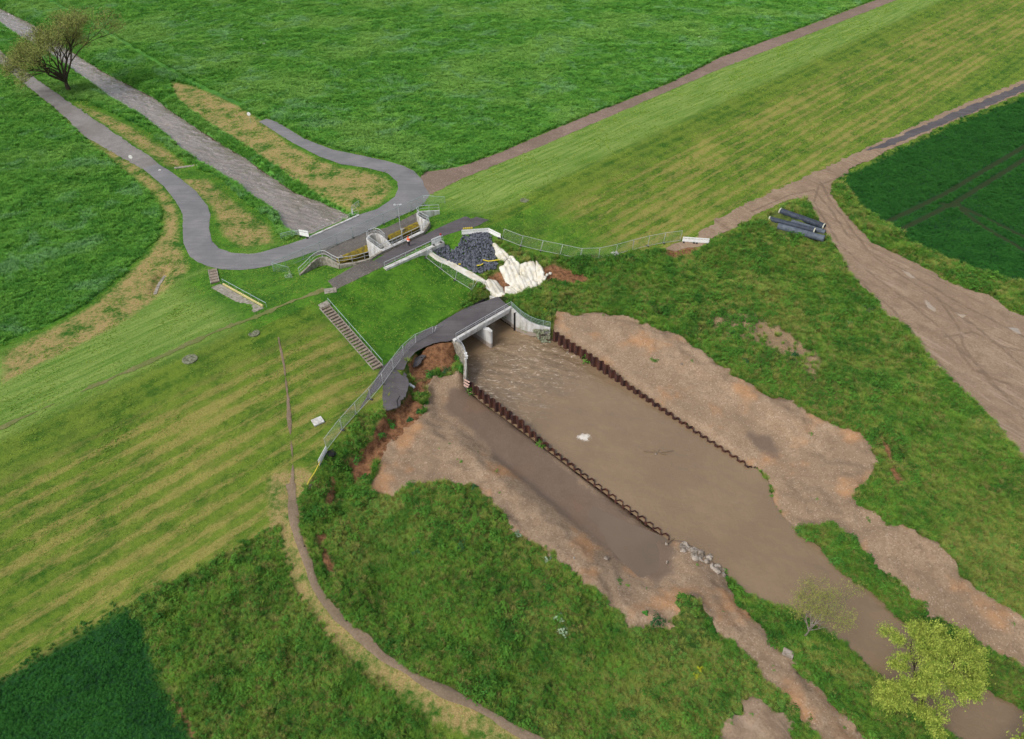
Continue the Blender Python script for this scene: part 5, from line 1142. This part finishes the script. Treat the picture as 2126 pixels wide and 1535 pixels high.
# ------------------------------------------------------------------ trees
def leaf_mat(name, c1, c2, scale=2.0):
    n = NT(name, 0.7); a = n.noise(scale, 3, 0.7); oi = n.node('ShaderNodeObjectInfo'); n.col(n.mix(n.mapr(a, 0.35, 0.65), c1, c2))
    n.b.inputs['Specular IOR Level'].default_value = 0.25
    return n.m
M_bark = pmat('bark', hexc(84, 74, 62), 0.95, 0, scale=3.0, col2=hexc(52, 46, 40)); M_barkp = pmat('pale_bark', hexc(168, 160, 148), 0.9, 0, scale=3.0, col2=hexc(110, 100, 88))
M_twig = pmat('twig', hexc(122, 112, 98), 0.95, 0, scale=3.0, var=0.3)
def tree(loc, H_, rad, label, leafm, barkm, seed, n_main=6, lvl=4, trunk_h=0.2, spread=0.9, nleaf=9, leaf=0.22, r0=0.3, droop=0.0, twigm=None, lean=(0, 0), flat=1.0, leafprob=1.0, spr=None):
    rr = random.Random(seed); root = empty('tree', loc, 0, label, 'tree'); tr = MB(); tw = MB(); tips = []
    def grow_(p, d, L, r, l):
        segs = 3; q = Vector(p)
        for s_ in range(segs):
            d2 = (d + Vector((rr.gauss(0, .12), rr.gauss(0, .12), rr.gauss(0, .08)))).normalized(); e = q + d2 * L / segs
            (tr if l < 3 else tw).tube(q, e, r * (1 - s_ / segs * 0.35), r * (1 - (s_ + 1) / segs * 0.35), n=7 if l < 2 else 4, cap=False)
            q = e; d = d2
            if l >= 2: tips.append((q.copy(), d.copy(), l))
        if l >= lvl: return
        k = rr.choice((2, 3, 3)) if l > 0 else n_main
        for i in range(k):
            ang = rr.uniform(0, 6.283) if l > 0 else 6.283 * i / k + rr.uniform(-.4, .4); sp = rr.uniform(0.35, 0.75) * spread if l > 0 else rr.uniform(.25, .8) * spread
            u_ = d.orthogonal().normalized(); u_.rotate(Matrix.Rotation(ang, 3, d)); nd = (d * math.cos(sp) + u_ * math.sin(sp)); nd.z *= flat; nd.z -= droop * l; nd.normalize()
            grow_(q, nd, L * rr.uniform(.62, .85) * (1 if l > 0 else 1.9), r * (.6 if l > 0 else .55), l + 1)
    grow_((0, 0, -0.2), Vector((lean[0], lean[1], 1)).normalized(), H_ * trunk_h, r0, 0)
    # scale to the wanted crown
    T = np.array([t[0] for t in tips]); ex = max(0.1, float(np.percentile(np.hypot(T[:, 0] - T[:, 0].mean(), T[:, 1] - T[:, 1].mean()), 96))); ez = T[:, 2].max()
    kx = rad / ex; kz = H_ / ez; mx, my, mz = T.mean(0)
    S = lambda v: ((v[0] - mx * v[2] / mz) * kx, (v[1] - my * v[2] / mz) * kx, v[2] * kz)
    tr.v = [S(v) for v in tr.v]; tw.v = [S(v) for v in tw.v]
    tr.build('trunk', barkm, root); 
    if tw.v: tw.build('branches', twigm or barkm, root)
    lv = []; lf = []; R_ = np.random.default_rng(seed)
    for p, d, l in tips:
        if rr.random() > leafprob: continue
        p = Vector(S(p)); m = nleaf if l >= lvl - 1 else nleaf // 2
        for _ in range(m):
            c = p + Vector(R_.normal(0, spr or leaf * 1.9, 3)); a = Vector(R_.normal(0, 1, 3)).normalized(); b = a.orthogonal().normalized(); c2 = a.cross(b); s_ = leaf * R_.uniform(.5, 1.1); i = len(lv)
            lv += [c + b * s_, c + c2 * s_ * .55, c - b * s_, c - c2 * s_ * .55]; lf.append((i, i + 1, i + 2, i + 3))
    me = mesh_np('crown', np.array([tuple(v) for v in lv]), np.array(lf), leafm); o = bpy.data.objects.new('crown', me); COL.objects.link(o); o.parent = root
    return root
M_lf1 = leaf_mat('olive_leaves', hexc(118, 138, 66), hexc(164, 160, 92)); M_lf2 = leaf_mat('bright_leaves', hexc(108, 134, 46), hexc(178, 190, 84), 1.8)
M_lf3 = leaf_mat('sparse_leaves', hexc(124, 140, 60), hexc(160, 156, 84))
t1 = G(143, 191)
tree(t1, 19.5, 12.0, 'wide spreading tree with brownish thin foliage beside the upstream river', M_lf1, M_bark, 5, n_main=9, lvl=6, trunk_h=0.1, spread=0.8, nleaf=9, leaf=0.15, r0=0.32, spr=0.55, droop=-0.03, twigm=M_bark, leafprob=0.9)
t2 = G(1669, 1322)
tree(t2, 10.5, 2.9, 'small nearly bare tree with pale trunk on the bank of the lower river', M_lf3, M_barkp, 12, n_main=8, lvl=6, trunk_h=0.16, spread=0.5, nleaf=2, leaf=0.07, r0=0.13, spr=0.25, droop=-0.02, twigm=M_twig, leafprob=0.7)
t3 = G(1882, 1456)
tree(t3, 9.0, 5.0, 'bright yellow-green broad tree overhanging the lower river', M_lf2, M_bark, 21, n_main=7, lvl=5, trunk_h=0.2, spread=0.95, nleaf=46, leaf=0.09, r0=0.2, spr=0.2)
t4 = G(2100, 1640)
tree(t4, 7.0, 3.6, 'yellow-green tree crown cut off by the lower right corner of the photo', M_lf2, M_bark, 33, n_main=6, lvl=5, trunk_h=0.2, spread=0.9, nleaf=9, leaf=0.13, r0=0.2)

# ------------------------------------------------------------------ ground vegetation (instanced tufts)
def tuft_mesh(name, kind, seed, mat):
    rr = random.Random(seed); v = []; f = []
    if kind == 'grass':
        for k in range(40):
            a = rr.uniform(0, 6.283); r = rr.uniform(0, .22); b = Vector((math.cos(a) * r, math.sin(a) * r, -0.05)); a2 = a + rr.gauss(0, .7); ln = rr.uniform(.15, .5); h = rr.uniform(.3, .62); w_ = rr.uniform(.012, .026)
            d = Vector((math.cos(a2), math.sin(a2), 0)); t = Vector((-d.y, d.x, 0)) * w_; i = len(v)
            v += [b - t, b + t, b + d * ln * .4 + Vector((0, 0, h * .8)) + t * .8, b + d * ln * .4 + Vector((0, 0, h * .8)) - t * .8, b + d * ln + Vector((0, 0, h))]
            f += [(i, i + 1, i + 2, i + 3), (i + 3, i + 2, i + 4, i + 4)]
        f = [q if len(set(q)) == 4 else (q[0], q[1], q[2], q[2]) for q in f]
    else:
        for k in range(64):
            a = rr.uniform(0, 6.283); e = rr.uniform(.1, 1.45); R_ = rr.uniform(.18, .36); c = Vector((math.cos(a) * math.cos(e) * R_, math.sin(a) * math.cos(e) * R_, math.sin(e) * R_ * 1.25)); nrm = (c.normalized() + Vector((rr.gauss(0, .45), rr.gauss(0, .45), .5))).normalized()
            b = nrm.orthogonal().normalized(); b.rotate(Matrix.Rotation(rr.uniform(0, 6.28), 3, nrm)); q = nrm.cross(b); s_ = rr.uniform(.04, .085); i = len(v)
            v += [c + b * s_, c + q * s_ * .5, c - b * s_, c - q * s_ * .5]; f.append((i, i + 1, i + 2, i + 3))
    me = bpy.data.meshes.new(name)
    ff = []
    for q in f:
        s_ = []
        for x in q:
            if x not in s_: s_.append(x)
        ff.append(tuple(s_))
    me.from_pydata([tuple(x) for x in v], [], ff); me.materials.append(mat); return me

def veg_mat(name, a, b, c_big, lo=0.45, hi=0.7, amt=0.5, pale=None, dry=None, dryp=0.9):
    """colour follows broad world-position patches, plus a per-plant tint"""
    n = NT(name, 0.85); big = n.noise(0.035, 3, 0.6); mid = n.noise(0.28, 4, 0.6); tint = n.attr('tint', True)
    p2 = n.noise(0.11, 4, 0.65, vec=n.mapping(loc=(50, 20, 0)), dist=0.7); p3 = n.noise(0.6, 3, 0.6, vec=n.mapping(loc=(9, 80, 0)))
    t = n.m2('ADD', n.m2('MULTIPLY', n.mapr(mid, 0.32, 0.68), 0.55), n.m2('MULTIPLY', tint, 0.45))
    cc = n.mix(t, a, b); cc = n.mix(n.mapr(big, lo, hi, 0, amt), cc, c_big)
    if pale: cc = n.mix(n.mapr(p2, 0.52, 0.66, 0, 0.75), cc, pale)
    if dry: cc = n.mix(n.m2('MULTIPLY', n.mapr(n.m2('ADD', n.m2('MULTIPLY', p3, 0.6), n.m2('MULTIPLY', n.m2('FRACT', n.m2('MULTIPLY', tint, 7.3)), 0.3)), dryp * 0.5, dryp * 0.72), 0.85), cc, dry)
    n.col(cc); n.b.inputs['Specular IOR Level'].default_value = 0.15
    return n.m

def gn_scatter(name, pts, scl, rot, tint, kinds, srcs, label, tiltmax=0.25):
    """one 'stuff' object: points carrying plants"""
    me = bpy.data.meshes.new(name); me.vertices.add(len(pts)); me.vertices.foreach_set('co', np.asarray(pts, np.float32).ravel())
    for k, v in (('scl', scl), ('tint', tint)):
        a = me.attributes.new(k, 'FLOAT', 'POINT'); a.data.foreach_set('value', np.asarray(v, np.float32))
    a = me.attributes.new('kindi', 'INT', 'POINT'); a.data.foreach_set('value', np.asarray(kinds, np.int32))
    a = me.attributes.new('rotv', 'FLOAT_VECTOR', 'POINT'); a.data.foreach_set('vector', np.asarray(rot, np.float32).ravel())
    o = bpy.data.objects.new(name, me); COL.objects.link(o)
    col = bpy.data.collections.new(name + '_sources')
    for i, m in enumerate(srcs):
        s = bpy.data.objects.new('%s_plant_%d' % (name, i), m); col.objects.link(s)
    g = bpy.data.node_groups.new(name, 'GeometryNodeTree'); g.interface.new_socket('Geometry', in_out='INPUT', socket_type='NodeSocketGeometry'); g.interface.new_socket('Geometry', in_out='OUTPUT', socket_type='NodeSocketGeometry')
    N = g.nodes; L = g.links; gi = N.new('NodeGroupInput'); go_ = N.new('NodeGroupOutput'); iop = N.new('GeometryNodeInstanceOnPoints'); ci = N.new('GeometryNodeCollectionInfo'); ci.inputs['Collection'].default_value = col; ci.inputs['Separate Children'].default_value = True; ci.inputs['Reset Children'].default_value = True
    def na(nm, ty):
        q = N.new('GeometryNodeInputNamedAttribute'); q.data_type = ty; q.inputs['Name'].default_value = nm; return [s_ for s_ in q.outputs if s_.enabled and s_.name == 'Attribute'][0]
    m2p = N.new('GeometryNodeMeshToPoints'); L.new(gi.outputs[0], m2p.inputs[0]); L.new(m2p.outputs[0], iop.inputs['Points']); L.new(ci.outputs[0], iop.inputs['Instance'])
    iop.inputs['Pick Instance'].default_value = True; L.new(na('kindi', 'INT'), iop.inputs['Instance Index']); L.new(na('rotv', 'FLOAT_VECTOR'), iop.inputs['Rotation']); L.new(na('scl', 'FLOAT'), iop.inputs['Scale'])
    L.new(iop.outputs[0], go_.inputs[0]); md = o.modifiers.new('scatter', 'NODES'); md.node_group = g
    return tag(o, label, kind='stuff')

def bil(A, x, y):
    i = np.clip(np.searchsorted(GX, x) - 1, 0, NX - 2); j = np.clip(np.searchsorted(GY, y) - 1, 0, NY - 2)
    fx = (x - GX[i]) / (GX[i + 1] - GX[i]); fy = (y - GY[j]) / (GY[j + 1] - GY[j])
    return (A[i, j] * (1 - fx) + A[i + 1, j] * fx) * (1 - fy) + (A[i, j + 1] * (1 - fx) + A[i + 1, j + 1] * fx) * fy
def inview(x, y, mar=240):
    z = -4 - CAMH; f = y * math.cos(PITCH) - z * math.sin(PITCH); u = y * math.sin(PITCH) + z * math.cos(PITCH)
    px = IMW / 2 + FPX * x / f; py = IMH / 2 - FPX * u / f
    return (f > 0) & (px > -mar * 1.2) & (px < IMW + mar * 1.2) & (py > -mar * 0.5) & (py < IMH + mar * 2.2), f
BLOCK = np.maximum.reduce([smax([wROAD, wTRK, wFAR, wYARD, wTIP, wCRESTRD, wGPATH, wBED, wLOW], 3), A_riv + 0.22])
BLOCKG = smax([wGRL, wGRR, wBARE], 3); BLOCKP = smax([wRING, wDOWN, wCREST, wLANE, wARC1, wARC2], 3)
def scatter_pts(dens_fn, dmax, seed):
    """dens_fn(x,y,f) -> plants per m2 ; returns accepted x,y,f"""
    r = np.random.default_rng(seed); out = []
    x0, x1, y0, y1 = -235, 235, 12, 330; tot = int((x1 - x0) * (y1 - y0) * dmax)
    for c in range(0, tot, 400000):
        n_ = min(400000, tot - c); x = r.uniform(x0, x1, n_); y = r.uniform(y0, y1, n_); ok, f = inview(x, y); x, y, f = x[ok], y[ok], f[ok]
        d = dens_fn(x, y, f); k = r.random(len(x)) * dmax < d; out.append(np.stack([x[k], y[k], f[k]], -1))
    return np.concatenate(out)
def make(name, P, srcs, probs, smin, smax_, label, seed, fexp=0.8):
    r = np.random.default_rng(seed); x, y, f = P.T; n_ = len(x); z = hat(x, y) - 0.03
    far = np.clip(f / 95.0, 0.75, 2.2) ** fexp
    scl = r.uniform(smin, smax_, n_) * far * (0.8 + 0.5 * (fbm(x, y, 4, 2, 17) + 0.5)); rot = np.stack([r.normal(0, .15, n_), r.normal(0, .15, n_), r.uniform(0, 6.283, n_)], -1)
    print(name, n_)
    return gn_scatter(name, np.stack([x, y, z], -1), scl, rot, r.random(n_), r.choice(len(srcs), n_, p=probs), srcs, label)

DN = 1.0
def ed(A, x, y, w=0.5, amp=0.9, seed=3):
    return np.clip(0.5 + (bil(A, x, y) + fbm(x, y, 1.4, 3, seed) * amp) / w, 0, 1)
def noveg(x, y):
    k = np.ones(len(x), bool)
    for q in NOVEG: k &= sdf(q, x, y, 1.0) < -0.05
    for q in SLABS: k &= sdf(q, x, y, 1.0) < -0.1
    return k
def blk(x, y, grav=True):
    b = bil(BLOCK, x, y) < 0.06 + 0.35 * vnoise(x, y, .7); b &= bil(BLOCKP, x, y) < -0.05
    if grav: b &= (bil(BLOCKG, x, y) + fbm(x, y, 1.6, 3, 21) * 0.9) < 0.05
    return b
fd = lambda f: np.clip(100.0 / f, 0.35, 1.25) ** 1.6
M_v1 = veg_mat('meadow_grass', hexc(68, 132, 50), hexc(118, 174, 68), hexc(138, 180, 88), 0.46, 0.62, 0.6, pale=hexc(124, 172, 110))
src = [tuft_mesh('grass_clump', 'grass', k, M_v1) for k in range(3)]
P = scatter_pts(lambda x, y, f: ed(A_tall, x, y) * blk(x, y) * 9 * np.clip(100 / f, 0.5, 1.2), 11, 1)
make('meadow_grass', P, src, [.34, .33, .33], 0.7, 1.15, 'tall green meadow grass of the upstream fields', 5, 0.45)
M_v2 = veg_mat('rough_grass', hexc(54, 108, 34), hexc(124, 158, 58), hexc(146, 144, 74), 0.45, 0.65, 0.6, pale=hexc(146, 152, 74), dry=hexc(144, 136, 80)); M_v3 = veg_mat('rough_leaves', hexc(42, 92, 32), hexc(100, 148, 52), hexc(116, 142, 58), 0.5, 0.7, 0.4, pale=hexc(110, 146, 66))
src = [tuft_mesh('weed_grass', 'grass', 10 + k, M_v2) for k in range(2)] + [tuft_mesh('weed_leaves', 'leaf', 20 + k, M_v3) for k in range(2)]
A_pile = np.maximum(sdf([PL0, PL1], XX, YY, 3, closed=False), sdf([PR0, PR1], XX, YY, 3, closed=False))
def dr(x, y, f):
    d = ed(A_rough, x, y) * (bil(A_soil, x, y) + fbm(x, y, 1.2, 2, 8) * 1.2 < -0.05) * blk(x, y)
    d = d * np.where(bil(A_sand, x, y) + fbm(x, y, 2.2, 3, 12) * 5 > 0.2, 0.1, 1) * np.clip(1.25 + fbm(x, y, 6, 3, 31) * 1.8, 0.25, 1.2)
    d = d * np.clip(1 - 0.5 * np.clip(bil(A_olive, x, y) / 3 + 0.4, 0, 1), 0.4, 1) * (bil(A_pile, x, y) < -1.0)
    return d * 14 * fd(f) * noveg(x, y)
P = scatter_pts(dr, 19, 2)
make('rough_vegetation', P, src, [.24, .22, .27, .27], 0.5, 1.2, 'rough weeds and tall grass around the basin', 6)
M_v4 = veg_mat('crop_leaves', hexc(34, 84, 32), hexc(56, 114, 44), hexc(48, 100, 38), 0.5, 0.7, 0.4)
src = [tuft_mesh('crop_plant', 'leaf', 30 + k, M_v4) for k in range(2)] + [tuft_mesh('crop_blades', 'grass', 33, M_v4)]
P = scatter_pts(lambda x, y, f: ed(A_crop, x, y, 2.0, 2.2) * blk(x, y) * (bil(A_tram, x, y) < -0.8) * (bil(A_soil, x, y) < 0) * 15 * fd(f), 19, 3)
make('crop_plants', P, src, [.4, .4, .2], 0.55, 0.7, 'dense even dark green crop', 7)
M_v6 = veg_mat('clump_leaves', hexc(46, 92, 32), hexc(88, 134, 46), hexc(84, 126, 44), 0.5, 0.7, 0.3)
def dcl(x, y, f): return (bil(A_rough, x, y) > 0.4) * (bil(A_soil, x, y) < -0.2) * blk(x, y) * noveg(x, y) * (fbm(x, y, 7, 3, 63) > -0.05) * 0.9
P = scatter_pts(dcl, 0.95, 14)
make('weed_clumps', P, [tuft_mesh('weed_clump', 'leaf', 60 + k, M_v6) for k in range(3)], [.34, .33, .33], 1.1, 2.5, 'dark leafy clumps of nettles and docks in the rough ground', 14)
# short tufts that break up mown grass
M_v5 = veg_mat('short_grass', hexc(104, 152, 48), hexc(168, 186, 88), hexc(150, 174, 84), 0.5, 0.7, 0.5)
src = [tuft_mesh('short_tuft', 'grass', 40 + k, M_v5) for k in range(2)]
def dm(x, y, f):
    m = (bil(A_tall, x, y) < 0.2) & (bil(A_rough, x, y) < 0.2) & (bil(A_crop, x, y) < 0)
    return m * blk(x, y) * np.clip(0.55 + fbm(x, y, 3, 3, 77) * 1.2, 0, 1) * 9.0 * fd(f)
P = scatter_pts(dm, 12, 4)
make('mown_grass', P, src, [.5, .5], 0.12, 0.3, 'short mown grass on the dyke and verges', 8)
WETB = lambda x, y: bil(WETG, x, y)
# sprigs on the gravel
P = scatter_pts(lambda x, y, f: (bil(BLOCKG, x, y) > 0.2) * (WETB(x, y) < 0.3) * (vnoise(x, y, 0.9, 55) > 0.40) * 3.0 * (bil(A_riv, x, y) < -1.0), 3, 9)
make('gravel_sprigs', P, [tuft_mesh('sprig', 'leaf', 50, M_v3)], [1.0], 0.4, 0.9, 'small green sprigs growing on the gravel banks', 9)

# loose stones on the gravel
M_peb = pmat('pebbles', hexc(150, 134, 118), 0.9, 0, scale=3.0, col2=hexc(108, 92, 78))
P = scatter_pts(lambda x, y, f: (bil(BLOCKG, x, y) > 0.1) * (bil(A_riv, x, y) < -0.3) * np.clip(0.3 + fbm(x, y, 2.5, 3, 91) * 2.2, 0.03, 1) * 9.0, 9, 10)
make('loose_gravel', P, [rock(M_peb, 0.22, 300 + k, 'pebble') for k in range(4)], [.25] * 4, 0.25, 0.85, 'loose stones strewn over the gravel banks', 10)

# ------------------------------------------------------------------ single shrubs and flowering plants
def shrub_mesh(name, R_, h, mat, seed, n_=260, leaf=0.1):
    rr = random.Random(seed); v = []; f = []
    for k in range(n_):
        a = rr.uniform(0, 6.283); e = math.asin(rr.random()); q = rr.uniform(.6, 1.0) * (0.8 + .35 * math.sin(a * 3 + seed)); c = Vector((math.cos(a) * math.cos(e) * R_ * q, math.sin(a) * math.cos(e) * R_ * q, math.sin(e) * h * q)); nr = (c + Vector((rr.gauss(0, .3), rr.gauss(0, .3), .4))).normalized(); b = nr.orthogonal().normalized(); b.rotate(Matrix.Rotation(rr.uniform(0, 6.28), 3, nr)); p = nr.cross(b); s_ = leaf * rr.uniform(.6, 1.3); i = len(v)
        v += [c + b * s_, c + p * s_ * .55, c - b * s_, c - p * s_ * .55]; f.append((i, i + 1, i + 2, i + 3))
    me = bpy.data.meshes.new(name); me.from_pydata([tuple(x) for x in v], [], f); me.materials.append(mat); return me
M_sh = leaf_mat('shrub_leaves', hexc(40, 96, 34), hexc(82, 140, 50)); M_shd = leaf_mat('dark_shrub_leaves', hexc(28, 66, 34), hexc(58, 104, 54)); M_silver = leaf_mat('silver_leaves', hexc(120, 148, 112), hexc(160, 178, 148))
M_cow = leaf_mat('white_flowers', hexc(210, 220, 196), hexc(170, 196, 140)); M_yel = leaf_mat('yellow_flowers', hexc(196, 190, 30), hexc(140, 160, 40)); M_greyb = leaf_mat('grey_twigs', hexc(92, 84, 72), hexc(70, 80, 52))
def shrub(p, r, h, mat, label, cat='shrub', name='shrub', leaf=0.1, n_=260, dz=0.0, group=None):
    b = G(*p, dz); o = bpy.data.objects.new(name, shrub_mesh(name, r, h, mat, int(p[0] * 7 + p[1]) % 97, n_, leaf)); COL.objects.link(o); o.location = b; return tag(o, label, cat, group)
for p, r, h, m, lb in (((927,772),0.9,0.9,M_shd,'dark round shrub in the wash-out hole, left one of the two by the wing wall'), ((955,768),0.8,1.2,M_sh,'green shrub against the left wing wall'), ((948,745),0.7,0.8,M_sh,'loose green shrub growing high on the wing wall side'), ((892,778),1.0,0.7,M_sh,'wide leafy shrub at the upper tip of the left gravel bank'),
    ((868,820),0.7,0.5,M_sh,'leafy shrub right of the broken asphalt slab'), ((869,856),0.4,0.5,M_shd,'small shrub on the soil slope below the broken slab'), ((851,873),0.5,0.5,M_shd,'small dark shrub in the gully beside the left gravel bank'), ((812,882),0.9,0.5,M_sh,'broad leafy shrub in the soil gully under the turf block'), ((790,905),0.8,0.6,M_sh,'leafy shrub on the slope by the left gravel tip'),
    ((742,955),0.9,0.9,M_sh,'bushy green shrub above the red soil scar'), ((985,1014),0.5,0.6,M_shd,'dark small shrub on the upper rim of the left gravel bank'), ((957,1130),1.1,0.6,M_shd,'wide dark green shrub on the left grassy mound'), ((937,1032),0.6,0.4,M_sh,'light shrub near the top of the left mound'), ((868,1150),0.7,0.7,M_shd,'blue-green shrub left on the grassy mound'),
    ((1548,750),0.6,0.6,M_shd,'dark shrub in the bare patch of the right mound'), ((1523,692),0.5,0.5,M_shd,'small dark shrub on the right slope above the bank'), ((1650,738),0.6,0.7,M_shd,'grey-green shrub in the middle of the right mound'), ((1800,650),1.4,1.2,M_greyb,'grey leafless bush beside the dirt yard'), ((1660,1105),0.5,0.5,M_sh,'small bright shrub where the right bank meets the water'),
    ((1738,1165),0.9,0.7,M_sh,'bright green shrub leaning over the right shore'), ((1340,1274),0.35,0.3,M_sh,'bright green plant alone on the gravel loop'), ((1365,1290),1.0,0.8,M_shd,'grey-green shrub below the end of the gravel loop'), ((1012,1440),0.8,0.7,M_sh,'round shrub beside the ring path'), ((150,186),1.3,1.0,M_shd,'leafy undergrowth around the trunk of the wide tree'),
    ((601,575),0.8,0.9,M_silver,'silvery bush at the left corner of the inlet fence'), ((1365,158),1.3,1.0,M_greyb,'small brownish bush at the field edge by the farm track')):
    shrub(p, r, h, m, lb)
for p, lb in (((1135,1164),'silver thistle rosette near the edge of the left gravel bank'), ((1170,1312),'pale withered thistle low on the left mound'), ((1160,1284),'silver-green thistle above the withered one'), ((1073,1110),'pale thistle at the gravel rim of the left mound'), ((1707,578),'silver thistle in the grass below the pipes'), ((1762,672),'pale thistle near the dirt yard')):
    shrub(p, 0.6, 0.45, M_silver, lb, 'thistle', 'thistle', 0.12, 90)
for p, lb in (((1445,1407),'yellow flowering plant beside the access track'), ((1452,1392),'smaller yellow flowering plant above the other one by the access track'), ((1131,647),'yellow flowering plant beside the right wing wall'), ((1712,668),'yellow flowering plant on the right mound near the yard'), ((1738,702),'small yellow flowering plant on the right mound')):
    shrub(p, 0.45, 0.6, M_yel, lb, 'flowering plant', 'flowering_plant', 0.07, 120)
for p, r, lb in (((503,85),1.0,'white flower cluster in the far meadow, left of the largest one'), ((547,93),1.3,'largest white flower cluster in the far meadow'), ((529,104),.5,'small white flower cluster below the largest one'), ((518,105),.5,'tiny white flower cluster left of the small one'), ((388,46),.7,'white flower cluster near the upper edge of the meadow'), ((312,87),1.1,'yellowish white flowers by the mown field lane'), ((1497,69),.8,'white flower cluster in the meadow near the farm track'), ((1452,80),.8,'pale flower cluster left of the one near the farm track')):
    shrub(p, r, 0.8, M_cow, lb, 'flowers', 'flower_cluster', 0.12, 90, group=None)
